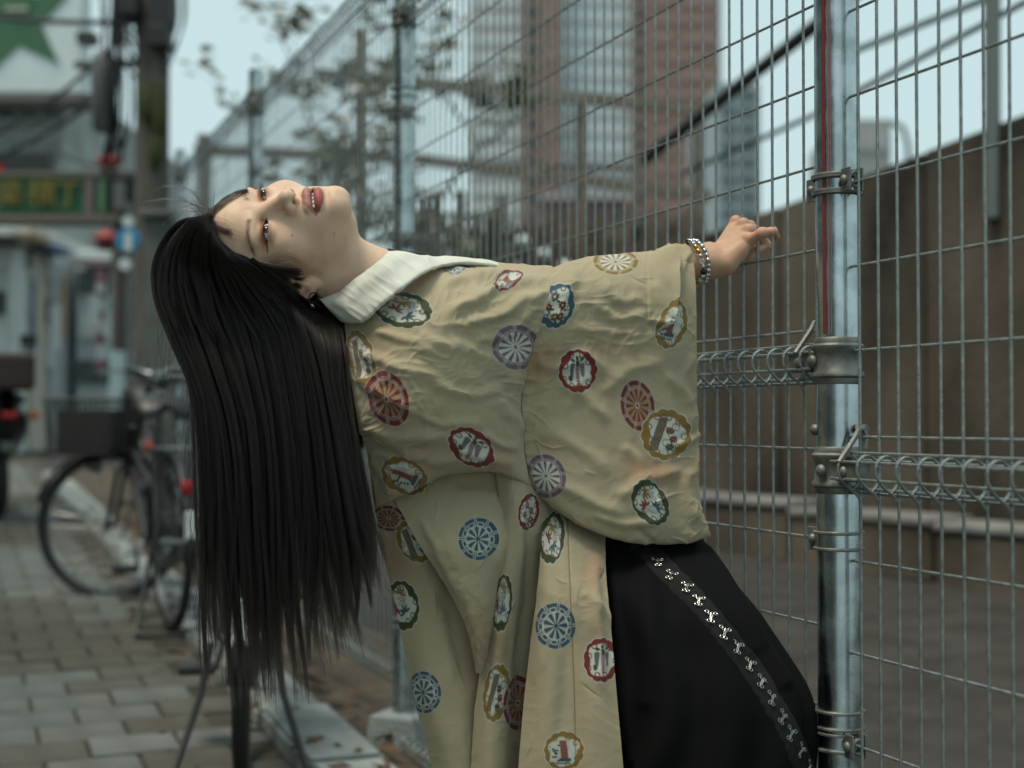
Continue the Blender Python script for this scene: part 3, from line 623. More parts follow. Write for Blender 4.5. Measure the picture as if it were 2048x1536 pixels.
for i, (x0, x1, yt, Y, c) in enumerate(shop_spec):
    r = building('shop_house', x0, x1, yt, Y, 6, mat('shop_wall_%d' % i, c, .8), ('white rendered shop house at the street edge behind the scooter', 'narrow tan shop house beside the white one', 'grey blue shop house under the gate sign', 'pale shop house seen between the gate columns', 'dim grey shop house behind the round blue sign')[i]); tag(r, group='shop houses down the street')
    for j in range(3):
        y = yt + 40 + j * 90; wbox(x0 + 5, x1 - 5, y, y + 46, Y - .06, .1, 'window', M_glassw if (i + j) % 2 else M_white, r)
    wbox(x0, x1, yt + 18, yt + 30, Y - .7, .7, 'awning', mat('awning_%d' % i, ((.12, .10, .08), (.3, .2, .1), (.08, .14, .22), (.25, .2, .2), (.1, .1, .1))[i], .8), r)
bnr = [(62, 70, 560, 700, 17.9, (.06, .14, .26), 'blue'), (14, 30, 540, 690, 17.6, (.52, .56, .55), 'white'), (120, 132, 560, 680, 18.2, (.36, .26, .15), 'tan'), (190, 210, 540, 740, 17.8, (.30, .15, .20), 'pink'), (100, 122, 610, 700, 17.7, (.50, .55, .55), 'pale'), (176, 198, 590, 650, 17.6, (.66, .72, .72), 'bright white')]
for i, (x0, x1, y0, y1, Y, c, nm) in enumerate(bnr):
    a = V3((x0 + x1) / 2, y1, Y); r = empty('street_banner', (a.x, a.y, gz(Y))); tag(r, nm + ' upright street banner on a pole among the shop fronts', 'banner', 'street banners')
    wbox(x0, x1, y0, y1, Y, .03, 'cloth', mat('banner_' + nm.replace(' ', '_'), c, .8), r); wbox(x0 - 3, x0 - 1, y0 - 8, 838, Y + .01, .03, 'pole', M_silverp, r)
for j, (y0, y1) in enumerate(((568, 585), (600, 622), (640, 668), (690, 720))): wbox(192, 208, y0, y1, 17.77, .02, 'printed_mark', M_white, bpy.data.objects['street_banner.003'])
# ---- far brick tower and pale blocks behind the fence
M_brick = mat('brick_cladding', rough=.85); noisy(M_brick, (.19, .115, .095), (.26, .165, .135), .6, 6, .3, .7)
M_spand = mat('pale_spandrel', (.42, .40, .40), .8); M_curtain = mat('pale_curtain_wall', (.55, .63, .65), .4); M_dwin = mat('dark_window', (.03, .028, .03), .15, spec=.8)
M_pinkb = mat('pinkish_balcony', (.27, .175, .155), .8); YT = 225.0; tb = empty('apartment_tower', tuple(V3(1190, 838, YT))); tb.location.z = gz(YT); tag(tb, 'brick red and grey high apartment tower rising far behind the fence', 'building')
for x0, x1, Y0, m_, n_ in ((938, 1050, YT + 2, M_spand, 'grey_bay'), (1046, 1122, YT, M_brick, 'brick_bay'), (1118, 1272, YT + 4, M_curtain, 'glass_bay'), (1268, 1440, YT, M_brick, 'brick_bay')):
    wbox(x0, x1, -420, 835, Y0, 18, n_, m_, tb)
for k in range(33):
    y = -400 + k * 37.5
    wbox(1052, 1078, y, y + 20, YT - .15, .4, 'window', M_dwin, tb); wbox(1272, 1288, y + 2, y + 22, YT - .15, .4, 'window', M_dwin, tb)
    if k % 2 == 0: wbox(1300, 1345, y + 20, y + 34, YT - .2, .4, 'balcony_band', M_pinkb, tb); wbox(1365, 1436, y + 20, y + 36, YT - .2, .4, 'balcony_band', M_pinkb, tb)
    else: wbox(1086, 1116, y + 18, y + 32, YT - .2, .4, 'balcony_band', M_pinkb, tb); wbox(1310, 1420, y + 22, y + 33, YT - .2, .4, 'balcony_band', M_pinkb, tb)
    wbox(1122, 1268, y + 28, y + 36, YT + 3.8, .4, 'floor_band', M_spand, tb); wbox(942, 1042, y + 24, y + 35, YT + 1.8, .4, 'floor_band', M_white, tb)
lb = building('low_grey_block', 1436, 1520, 165, 120, 20, mat('far_grey', (.28, .34, .35), .7), 'hazy grey office block between the tower and the wall')
for k in range(9):
    for j in range(2): wbox(1444 + j * 38, 1472 + j * 38, 180 + k * 34, 196 + k * 34, 119.8, .4, 'window', M_glassw, lb)
rb = building('tank_shed', 1700, 1782, 238, 60, 8, mat('far_shed', (.30, .31, .30), .7), 'small pale rooftop tank shed above the concrete wall')
for k in range(3): wbox(1708 + k * 24, 1724 + k * 24, 262, 300, 59.9, .3, 'panel', M_spand, rb)
m = MB(); m.tube([tuple(V3(1782, 245, 60) - Vector(rb.location)), tuple(V3(1806, 255, 60) - Vector(rb.location)), tuple(V3(1816, 290, 60) - Vector(rb.location)), tuple(V3(1818, 345, 60) - Vector(rb.location))], .12, 8); m.build('vent_pipe', M_silverp, rb, True)
br_b = building('brick_house', 1085, 1260, 395, 70, 10, M_brick, 'low red brick house behind the bamboo palisade')
wbox(1080, 1265, 388, 398, 69.6, 11, 'roof_edge', M_spand, br_b)
for k in range(5): wbox(1096 + k * 32, 1116 + k * 32, 420, 452, 69.9, .2, 'window', M_dwin, br_b)
# ---- stair rails above the wall
M_dark = mat('dark_steel', (.016, .016, .015), .5); M_grail = mat('grey_rail', (.16, .18, .17), .5, .3)
def rail(pts, r, m_, name, label, cat='rail', group=None):
    m = MB(); m.tube([tuple(V3(*p)) for p in pts], r, 8); return tag(m.build(name, m_, None, True), label, cat, group)
rail([(1290, 318, 10.2), (1630, 52, 8.4), (1780, -70, 7.8)], .042, M_dark, 'stair_beam', 'thick dark steel stair beam rising behind the fence', 'beam')
rail([(1370, 345, 10.2), (1640, 225, 8.8), (1710, 185, 8.2), (2120, -32, 7.0)], .017, M_dark, 'handrail', 'thin dark handrail rising above the concrete wall')
rail([(1700, 105, 9.0), (2120, -60, 7.6)], .024, mat('far_blue_rail', (.16, .22, .23), .5), 'upper_handrail', 'faint pale blue rail higher above the concrete wall')
rail([(1985, -120, 7.1), (1985, 436, 7.1)], .042, M_grail, 'rail_post', 'grey upright rail post fixed to the face of the concrete wall', 'post')
# ---- steel frame (gantry) behind the fence
M_frame2 = mat('rusty_frame', rough=.7); noisy(M_frame2, (.10, .085, .065), (.20, .175, .14), 6, 6, .3, .7)
fr_ = empty('steel_frame', tuple(V3(700, 838, 15))); fr_.location.z = gz(15); tag(fr_, 'weathered tan steel frame of beams and posts behind the fence', 'frame')
def fbar(a, b, r, n_='beam'):
    p0, p1 = V3(*a) - Vector(fr_.location), V3(*b) - Vector(fr_.location); d = (p1 - p0); R = d.to_track_quat('X', 'Z').to_matrix(); MB().box((p0 + p1) / 2, (d.length / 2, r, r), R).build(n_, M_frame2, fr_)
fbar((390, 300, 15), (830, 318, 15), .055); fbar((830, 318, 15), (1420, 392, 14), .055); fbar((640, 146, 15.5), (830, 166, 15), .045); fbar((830, 166, 15), (1400, 218, 14), .060); fbar((940, 330, 15.6), (1300, 335, 15), .03)
for x, yt in ((408, 270), (722, 60), (1160, 190), (1395, 210)): fbar((x, yt, 15), (x, 960, 15), .060 if x != 722 else .055, 'post')
# ---- bamboo palisade and dark hedge
M_bam = mat('brown_stake', rough=.8); noisy(M_bam, (.045, .036, .024), (.10, .08, .055), 12, 5, .3, .7, stretch=(1, 1, .2))
pal = empty('palisade', tuple(V3(1060, 700, 13))); pal.location.z = gz(13); tag(pal, 'dark brown stake palisade with uneven tops behind the fence', 'palisade')
xs_ = 800
while xs_ < 1420:
    big = rgc.random() < .22; yt = rgc.uniform(425, 450) if not big else rgc.uniform(385, 420); w = .045 if big else rgc.uniform(.022, .034)
    b = V3(xs_, yt, 13 + rgc.uniform(-.08, .08)) - Vector(pal.location); m = MB(); m.lathe([(w, -.1), (w, b.z), (w * .4, b.z + .03)], (b.x, b.y, 0), None, 7); m.build('stake', M_bam, pal, True); xs_ += rgc.uniform(11, 22) * (1.7 if big else 1)
for z in (.55, 1.6): 
    a = V3(790, 800, 13.1) - Vector(pal.location); b = V3(1430, 800, 13.1) - Vector(pal.location); m = MB(); m.tube([(a.x, a.y, z), (b.x, b.y, z)], .03, 6); m.build('cross_rail', M_bam, pal)
M_hedge = mat('hedge_leaf', rough=.6); noisy(M_hedge, (.012, .016, .009), (.05, .055, .026), 3, 4, .3, .7)
hb = empty('hedge', tuple(V3(1050, 700, 14))); hb.location.z = gz(14); tag(hb, 'dark evergreen hedge behind the stake palisade', 'hedge')
hl_ = MB()
for i in range(5200):
    x = rgc.uniform(790, 1420); top = 462 + 14 * math.sin(x / 37) + 10 * math.sin(x / 13 + 1); y = top + 330 * rgc.random() ** 1.6; p = V3(x, y, 14 + rgc.uniform(-.4, .6)) - Vector(hb.location); L = rgc.uniform(.03, .07)
    R = Matrix.Rotation(rgc.uniform(0, 6.28), 3, 'Z') @ Matrix.Rotation(rgc.uniform(-1.5, 1.5), 3, 'X')
    hl_.add([p + R @ Vector(v) for v in ((-L, 0, 0), (0, .5 * L, .01), (L, 0, 0), (0, -.5 * L, .01))], [(0, 1, 2, 3)])
tag(hl_.build('foliage', M_hedge, hb), kind='stuff')
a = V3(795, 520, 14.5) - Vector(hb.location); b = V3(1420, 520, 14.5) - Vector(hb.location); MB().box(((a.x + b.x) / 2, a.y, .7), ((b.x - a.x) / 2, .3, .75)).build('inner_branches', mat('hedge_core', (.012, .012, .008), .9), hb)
M_wsh = mat('white_lamp_glass', (.70, .74, .70), .3)
for i, (x, y) in enumerate(((1045, 482), (1088, 508), (1130, 532))):
    r = empty('garden_lamp', tuple(V3(x, y, 12.4))); tag(r, ('upper', 'middle', 'lowest')[i] + ' of three round white garden lamps before the palisade', 'lamp', 'round white garden lamps')
    m = MB(); m.lathe([(.01, -.055), (.045, -.04), (.066, 0), (.045, .04), (.01, .055)], n=16); m.build('globe', M_wsh, r, True); m = MB(); m.tube([(0, 0, -.05), (0, 0, gz(12.4) - r.location.z)], .012, 6); m.build('stem', M_dark, r)
# ---- tree with sparse young leaves behind the fence
M_bark = mat('bark', rough=.9); noisy(M_bark, (.05, .042, .032), (.10, .085, .065), 20, 6, .3, .7, .6, 80)
M_leaf = mat('young_leaf', rough=.55); noisy(M_leaf, (.085, .080, .028), (.18, .16, .07), 5, 4, .3, .7); bsdf(M_leaf).inputs['Transmission Weight'].default_value = .15
def tree(px, Y, label, spread, seed, top, nl=1500, bare=.4):
    rg_ = random.Random(seed); base = V3(px, 838, Y); r = empty('street_tree', (base.x, base.y, gz(Y))); tag(r, label, 'tree', 'young trees behind the fence')
    tr = MB(); tips = []
    def limb(p, d, L, rad, lev):
        pts = [p]; n = 6
        for i in range(n): d = (d + Vector((rg_.gauss(0, .16), rg_.gauss(0, .16), rg_.gauss(.03, .10)))).normalized(); pts.append(pts[-1] + d * L / n)
        tr.tube(pts, [rad * (1 - .65 * i / n) for i in range(n + 1)], 6 if lev < 2 else 4)
        if lev >= 2: tips.extend(pts[2:])
        if lev < 3:
            for k in range(rg_.randint(3, 4) if lev else 7):
                q = pts[rg_.randint(2, n)]; a = rg_.uniform(0, 6.28); dd = (d * .55 + Vector((math.cos(a), math.sin(a) * .7, rg_.uniform(-.15, .55))) * spread).normalized(); limb(q, dd, L * rg_.uniform(.22, .42) if lev == 0 else L * rg_.uniform(.4, .6), rad * .38, lev + 1)
    limb(Vector((0, 0, 0)), Vector((0, 0, 1)), top, .05, 0)
    tr.build('trunk', M_bark, r, True); lv = MB()
    for i in range(nl):
        q = rg_.choice(tips) + Vector((rg_.gauss(0, .06), rg_.gauss(0, .06), rg_.gauss(0, .06))); L = rg_.uniform(.045, .10); R = Matrix.Rotation(rg_.uniform(0, 6.28), 3, 'Z') @ Matrix.Rotation(rg_.uniform(-1.2, 1.2), 3, 'X')
        lv.add([q + R @ Vector(v) for v in ((-L, 0, 0), (-.2 * L, .5 * L, .01), (.6 * L, .35 * L, .0), (L * 1.1, 0, -.015), (.6 * L, -.35 * L, .0), (-.2 * L, -.5 * L, .01))], [(0, 1, 2, 3), (0, 3, 4, 5)])
    lv.build('crown', M_leaf, r); return r
tree(640, 11.5, 'slender tree with sparse olive leaves behind the fence top', .75, 3, 3.3, 650)
tree(520, 14.0, 'young leafy tree standing beside the utility pole behind the fence', .75, 8, 4.2, 800)
# ---- unseen houses across the street, added to shape the frontal fill light
M_unseen_facade = mat('unseen_brown_facade', rough=.85); noisy(M_unseen_facade, (.20, .185, .165), (.32, .30, .27), 1.2, 6, .3, .7)
for i, (y0, y1, x, h) in enumerate(((-9, -2.2, -4.4, 6.5), (-2.0, 4.5, -4.6, 7.5), (4.7, 9.5, -5.3, 6.0))):
    r = empty('unseen_town_house', (x - 2.5, (y0 + y1) / 2, gz(max(0, (y0 + y1) / 2)))); tag(r, 'unseen brown town house added across the pavement to shape the light, number %s along the street' % ('one', 'two', 'three')[i], 'house', 'unseen houses across the pavement')
    MB().box((0, 0, h / 2 - .3), (2.5, (y1 - y0) / 2, h / 2)).build('wall', M_unseen_facade, r)
    for k in range(3):
        for j in range(2): MB().box((2.52, -(y1 - y0) / 2 + 1.2 + k * 2, 1.4 + 2.6 * j), (.04, .6, .7)).build('window', M_glassw, r)
    MB().box((.1, 0, h - .2), (2.75, (y1 - y0) / 2 + .05, .12)).build('unseen_house_roof_slab', M_pole, r)
# ================================================================ PERSON: body (one continuous skin surface from a distance field)
def ell(q, c, r):
    d = (q - np.asarray(c)) ; r = np.asarray(r)
    k0 = np.sqrt(((d / r) ** 2).sum(-1)); k1 = np.sqrt(((d / r ** 2) ** 2).sum(-1)) + 1e-9
    return k0 * (k0 - 1) / k1
def sph(q, c, r): return np.sqrt(((q - np.asarray(c)) ** 2).sum(-1)) - r
def cone(q, a, b, ra, rb):
    a = np.asarray(a, float); b = np.asarray(b, float); d = b - a
    t = np.clip(((q - a) @ d) / (d @ d), 0, 1)
    return np.sqrt(((q - a - t[..., None] * d) ** 2).sum(-1)) - (ra + (rb - ra) * t)
def smin(a, b, k):
    h = np.maximum(k - np.abs(a - b), 0) / k; return np.minimum(a, b) - h * h * k * .25
def smax(a, b, k): return -smin(-a, -b, k)
def surface_nets(f, lo, hi, h, B=8, fac=1.25):
    """sparse naive surface nets: vertices, quads"""
    lo = np.asarray(lo, float); nb = np.ceil((np.asarray(hi) - lo) / (h * B)).astype(int)
    bi = np.stack(np.meshgrid(*[np.arange(n) for n in nb], indexing='ij'), -1).reshape(-1, 3)
    cen = lo + (bi + .5) * B * h
    act = bi[np.abs(f(cen)) < B * h * .87 * fac]
    g = np.stack(np.meshgrid(*[np.arange(B + 1)] * 3, indexing='ij'), -1)
    Vv = np.empty((len(act), B + 1, B + 1, B + 1), np.float32)
    for s in range(0, len(act), 600):
        a = act[s:s + 600]; pts = lo + (a[:, None, None, None, :] * B + g) * h
        Vv[s:s + 600] = f(pts.reshape(-1, 3)).reshape(len(a), B + 1, B + 1, B + 1)
    ins = Vv < 0
    cnt = sum(ins[:, i:i + B, j:j + B, k:k + B].astype(np.int8) for i in (0, 1) for j in (0, 1) for k in (0, 1))
    cross = (cnt > 0) & (cnt < 8)
    b, i, j, k = np.nonzero(cross)
    cell = act[b] * B + np.stack([i, j, k], -1)
    num = np.zeros((len(b), 3)); den = np.zeros(len(b))
    cor = {(x, y, z): Vv[b, i + x, j + y, k + z] for x in (0, 1) for y in (0, 1) for z in (0, 1)}
    for ax in range(3):
        for u in (0, 1):
            for v in (0, 1):
                p0 = [0, 0, 0]; o = [a for a in range(3) if a != ax]; p0[o[0]] = u; p0[o[1]] = v; p1 = list(p0); p1[ax] = 1
                a0 = cor[tuple(p0)]; a1 = cor[tuple(p1)]; m = (a0 < 0) != (a1 < 0)
                t = np.where(m, a0 / np.where(m, a0 - a1, 1), 0)
                q = np.tile(np.array(p0, float), (len(b), 1)); q[:, ax] += t
                num += q * m[:, None]; den += m
    vert = lo + (cell + num / den[:, None]) * h
    M = (nb * B + 2).astype(np.int64)
    key = (cell[:, 0].astype(np.int64) * M[1] + cell[:, 1]) * M[2] + cell[:, 2]
    order = np.argsort(key); sk = key[order]
    def find(c):
        kk = (c[:, 0].astype(np.int64) * M[1] + c[:, 1]) * M[2] + c[:, 2]
        p = np.clip(np.searchsorted(sk, kk), 0, len(sk) - 1); ok = sk[p] == kk
        return np.where(ok, order[p], -1)
    quads = []
    for ax in range(3):
        e1 = [0, 0, 0]; e1[ax] = 1
        a0 = ins[b, i, j, k]; a1 = ins[b, i + e1[0], j + e1[1], k + e1[2]]
        m = a0 != a1; c = cell[m]; o = [(ax + 1) % 3, (ax + 2) % 3]
        d1 = np.zeros(3, int); d1[o[0]] = 1; d2 = np.zeros(3, int); d2[o[1]] = 1
        q = np.stack([find(c), find(c - d1), find(c - d1 - d2), find(c - d2)], -1)
        fl = a0[m]; q = np.where(fl[:, None], q, q[:, ::-1])
        quads.append(q[(q >= 0).all(1)])
    q = np.concatenate(quads)
    e = h * .5                                   # pull vertices onto the true surface
    for _ in range(2):
        d = f(vert); G = np.stack([f(vert + np.eye(3)[a] * e) - f(vert - np.eye(3)[a] * e) for a in range(3)], -1) / (2 * e)
        gl = np.maximum((G ** 2).sum(-1), .25)
        vert = vert - np.clip(d / gl, -h * .6, h * .6)[:, None] * G
    return vert, q[:, ::-1]

# head frame, measured from the photograph's facial landmarks: x = her right, y = facing, z = crown
HS = .951
HO = np.array([-0.3190, 1.9311, 0.2390 + CAM_H])
_x = np.array([0.14441, -0.467, -0.87238]); _y = np.array([-0.08185, -0.88424, 0.4598]); _z = np.array([-0.98613, 0.005, -0.16592])
HR = np.stack([_x, _y, _z], 1)                   # local -> world columns
def h2w(q): return np.asarray(q, float) * HS @ HR.T + HO
def w2h(p): return (np.asarray(p, float) - HO) @ HR / HS
NECK = [w2h(P(752, 582, 1.945)), w2h(P(850, 660, 1.965))]
EC = np.array([.0312, .0690, 0.0]); ER = .0128
TILT = .10
def eye_uv(q):
    ax = np.abs(q[..., 0]); ex = ax - EC[0]; ez = q[..., 2] - EC[2] - TILT * ex; return ex, ez
def lid_hi(ex): return .0033 * np.clip(1 - (ex / .0152) ** 2, 0, 1) ** .8 - .0006
def lid_lo(ex): return -.0030 * np.clip(1 - (ex / .0152) ** 2, 0, 1) - .0006
EAR_C = np.array([.0725, -.010, -.010]); EAR_T = np.array([.50, -.866, 0]); EAR_N = np.array([.866, .50, 0])
def ear_abc(q):
    s = q.copy(); s[..., 0] = np.abs(s[..., 0]); d = s - EAR_C
    return d @ EAR_T, d[..., 2] + .18 * (d @ EAR_T), d @ EAR_N
def head_sdf(q):
    s = q.copy(); s[..., 0] = np.sqrt(s[..., 0] ** 2 + 1e-8)
    x, y, z = s[..., 0], s[..., 1], s[..., 2]
    d = ell(q, (0, -.010, .036), (.0735, .096, .089))
    d = smin(d, ell(q, (0, .018, -.032), (.0575, .0625, .086)), .028)
    d = smin(d, cone(s, (.010, .064, -.099), (.0475, .006, -.058), .0160, .0145), .024)
    d = smin(d, ell(q, (0, .0705, -.0985), (.0190, .0165, .0165)), .016)
    d = smin(d, sph(s, (.0395, .0475, -.025), .0255), .020)
    d = smin(d, ell(q, (0, .0630, -.064), (.0300, .0258, .0280)), .022)
    d = smin(d, ell(s, (.024, .0715, .0205), (.024, .0115, .0085)), .014)
    d = smax(d, -ell(s, (.0310, .0960, .0020), (.0180, .0155, .0100)), .013)
    # nose
    d = smin(d, cone(q, (0, .0775, .0040), (0, .0985, -.0340), .0070, .0092), .013)
    d = smin(d, sph(q, (0, .1010, -.0365), .0094), .007)
    d = smin(d, ell(s, (.0130, .0912, -.0380), (.0076, .0100, .0072)), .006)
    d = smin(d, cone(q, (0, .089, -.0455), (0, .1005, -.0430), .0040, .0042), .005)
    d = smax(d, -cone(s, (.0080, .0975, -.0480), (.0064, .0940, -.0385), .0048, .0030), .0018)
    d = smax(d, -cone(q, (0, .0975, -.0490), (0, .0965, -.0545), .0020, .0016), .006)      # philtrum
    # lids over the eyeballs, with a narrow almond opening
    d = smin(d, sph(s, EC, .0141), .006)
    ex, ez = eye_uv(q)
    crease = .0082 * np.clip(1 - (ex / .024) ** 2, 0, 1)
    d = d + .0009 * np.exp(-((ez - crease) / .0011) ** 2) * sstep(.020, .012, np.abs(ex)) * (y > .06)
    alm = np.maximum(ez - lid_hi(ex), lid_lo(ex) - ez)
    cut = np.maximum(np.maximum(alm, sph(s, EC, .0200)), .0715 - y)
    d = smax(d, -cut, .0010)
    # lips
    d = smin(d, ell(s, (.0074, .0868, -.0615), (.0138, .0092, .0072)), .0045)
    d = smin(d, ell(q, (0, .0872, -.0620), (.0085, .0090, .0064)), .003)
    d = smin(d, ell(q, (0, .0858, -.0775), (.0180, .0102, .0080)), .0050)
    d = d + .0020 * np.exp(-(((z + .0890) / .0045) ** 2 + (x / .016) ** 2)) * (y > .06)        # below the lower lip
    mx = np.clip(x / .0225, 0, 1)
    mc = -.0690 - .0014 * mx ** 2
    gap = np.abs(z - mc) - (.0021 * (1 - mx ** 2) - .0002)
    d = smax(d, -np.maximum(np.maximum(gap, x - .0225), .074 - y), .0016)
    # ears
    a, b, c = ear_abc(q)
    pl = ell(np.stack([a - .006, b, c], -1), (0, 0, 0), (.0170, .0300, .0042))
    e2 = np.sqrt(((a - .006) / .0158) ** 2 + (b / .0285) ** 2)
    th = np.arctan2(b, a - .006)
    helix = np.hypot((e2 - 1) * .0180, c - .0034) - .0031
    helix = helix + .006 * sstep(-1.9, -2.4, th) + .004 * sstep(2.9, 3.1, th)
    ear = smin(pl, helix, .003)
    anti = np.hypot((np.sqrt(((a - .003) / .0098) ** 2 + ((b - .002) / .0185) ** 2) - 1) * .011, c - .0036) - .0024
    anti = anti + .006 * (a < -.001)
    ear = smin(ear, anti, .003)
    ear = smax(ear, -ell(np.stack([a + .0015, b + .006, c - .0055], -1), (0, 0, 0), (.0080, .0115, .0060)), .003)
    ear = smin(ear, ell(np.stack([a + .0100, b + .005, c - .0025], -1), (0, 0, 0), (.0045, .0070, .0045)), .003)
    ear = smin(ear, ell(np.stack([a + .0015, b + .0290, c - .0010], -1), (0, 0, 0), (.0088, .0105, .0046)), .004)
    d = smin(d, ear, .004)
    return d
def neck_sdf(q):
    d = cone(q, (0, -.028, -.030), NECK[0], .052, .0530)
    d = smin(d, cone(q, NECK[0], NECK[1], .0530, .075), .03)
    d = smin(d, cone(q, (0, .034, -.082), NECK[0] + np.array([0, .018, 0]), .014, .030), .022)
    # sternomastoid cord on the near side
    d = smin(d, cone(q, (.052, -.020, -.045), NECK[0] + np.array([.020, .042, -.020]), .010, .011), .016)
    return d
def headneck_sdf(q): return smin(head_sdf(q), neck_sdf(q), .012)

# ---- skin colour from head coordinates
def skin_paint(q):
    s = np.abs(q[:, 0]); y = q[:, 1]; z = q[:, 2]
    base = np.array([.700, .475, .335]); col = np.tile(base, (len(q), 1))
    def blend(c, w): col[:] = col * (1 - w[:, None]) + np.asarray(c) * w[:, None]
    n = fbm2(q[:, 0] * 90 + 3, z * 90 + y * 40, 3, 5)
    col *= (1 + .07 * n)[:, None]
    blend((.66, .36, .26), .30 * np.exp(-(((s - .040) / .018) ** 2 + ((z + .032) / .016) ** 2)) * (y > .02))      # cheek flush
    blend((.60, .34, .24), .25 * np.exp(-((s / .012) ** 2 + ((z + .038) / .010) ** 2)) * (y > .07))
    a, b, c = ear_abc(q); 
    blend((.62, .33, .25), .45 * sstep(.075, .082, s) * (y < .02))
    ex, ez = eye_uv(q); fr = y > .045
    # warm shadow on lids, liner with a long wing, lashes' root line
    blend((.36, .10, .045), .92 * np.exp(-((ez - .0048) / .0058) ** 2) * sstep(.026, .012, np.abs(ex + .0)) * fr)
    blend((.36, .14, .07), .60 * np.exp(-((ez + .0055) / .003) ** 2) * sstep(.020, .006, np.abs(ex - .006)) * fr)
    lin = np.exp(-((ez - lid_hi(ex) - .0006) / .0014) ** 2) * sstep(.0165, .0145, np.abs(ex)) * fr
    blend((.012, .010, .010), np.clip(lin * 1.3, 0, 1))
    wing = np.exp(-((ez - .0012 - .10 * (ex - .012)) / .0009) ** 2) * sstep(.011, .014, ex) * sstep(.0255, .021, ex) * fr
    blend((.012, .010, .010), np.clip(wing * 1.3, 0, 1))
    lowl = np.exp(-((ez - lid_lo(ex) + .0004) / .0007) ** 2) * sstep(.0165, .012, np.abs(ex)) * fr
    blend((.10, .05, .04), .55 * lowl)
    # brows
    bz = .0215 + .0035 * np.clip(1 - ((s - .040) / .022) ** 2, -1, 1) - .10 * np.clip(s - .045, 0, 1)
    bw = np.exp(-((z - bz) / .0030) ** 2) * sstep(.013, .019, s) * sstep(.058, .046, s) * (y > .03)
    blend((.17, .105, .075), np.clip(.46 * bw * (1 + .35 * noise2((s + z) * 2600, (z - s) * 700, 3)), 0, 1))
    # lips
    u = q[:, 0] / .0235
    up = .0142 * np.clip(1 - np.abs(u) ** 2.2, 0, 1) - .0020 * np.exp(-(u / .16) ** 2) + .0012
    lo = .0150 * np.clip(1 - np.abs(u) ** 2.4, 0, 1) ** .8 + .0006
    zc = z + .0690 + .0014 * u * u
    lw = sstep(.0014, -.0006, zc - up) * sstep(.0014, -.0006, -zc - lo) * (y > .066) * (np.abs(u) < 1.08)
    lipc = np.where((zc > 0)[:, None], np.array([.38, .155, .125]), np.array([.37, .075, .065]))
    lipc = lipc * (1 + .22 * noise2(q[:, 0] * 900, z * 120, 8))[:, None]
    inner = np.exp(-(zc / .0055) ** 2); lipc = lipc * (1 - .45 * inner[:, None] * (zc < 0)[:, None]) 
    col[:] = col * (1 - .9 * lw[:, None]) + lipc * .9 * lw[:, None]
    blend((.06, .02, .018), ((y < .084) & (np.abs(zc) < .0026) & (s < .012) & (y > .06)).astype(float) * .9)      # inside the mouth
    blend((.10, .035, .025), .9 * np.exp(-(((s - .0072) / .0036) ** 2 + ((z + .0425) / .0036) ** 2 + ((y - .0950) / .006) ** 2)))   # nostril shade, painted dark into the skin
    ymax = np.interp(z, [-.08, -.05, -.03, -.01, .02, .045, .066, .080, .09], [-.05, -.025, -.010, .012, .040, .055, .074, .088, .12])
    sc = sstep(-.004, .006, ymax - y) * sstep(-.085, -.060, z) * (1 - sstep(.0745, .078, s) * (z < .02))
    blend((.022, .017, .014), sc * .96)
    for mx_, mz_, r_ in ((.0450, -.034, .0013), (.040, -.0890, .0008), (.0290, -.0290, .0006), (.0335, -.0230, .0005), (.0225, -.0330, .0004), (.012, .0105, .0005), (.0010, .0560, .0004), (.038, -.055, .0004), (.052, -.060, .0005)):
        blend((.12, .07, .05), .8 * np.exp(-(((q[:, 0] - mx_) / r_) ** 2 + ((z - mz_) / r_) ** 2)) * (y > .01))
    fre = noise2(q[:, 0] * 420, z * 420 + y * 200, 21)
    blend((.42, .24, .15), .30 * sstep(.72, .95, fre) * np.exp(-(((s - .036) / .02) ** 2 + ((z + .026) / .016) ** 2)) * (y > .03))
    return np.clip(col, 0, 1)

M_skin = mat('skin', rough=.50, spec=.30); attr_col(M_skin)
b_ = bsdf(M_skin); b_.inputs['Subsurface Weight'].default_value = .35; b_.inputs['Subsurface Radius'].default_value = (1.0, .42, .25); b_.inputs['Subsurface Scale'].default_value = .006
_tc = nd(M_skin, 'ShaderNodeTexCoord'); _nz = nd(M_skin, 'ShaderNodeTexVoronoi'); _nz.inputs['Scale'].default_value = 900; lk(M_skin, _tc.outputs['Object'], _nz.inputs['Vector'])
_bp = nd(M_skin, 'ShaderNodeBump'); _bp.inputs['Strength'].default_value = .10; _bp.inputs['Distance'].default_value = .0006
lk(M_skin, _nz.outputs['Distance'], _bp.inputs['Height']); lk(M_skin, _bp.outputs['Normal'], b_.inputs['Normal'])

hv, hq = surface_nets(headneck_sdf, (-.092, -.125, -.30), (.100, .125, .135), .00110)
hc = skin_paint(hv); hw = h2w(hv)

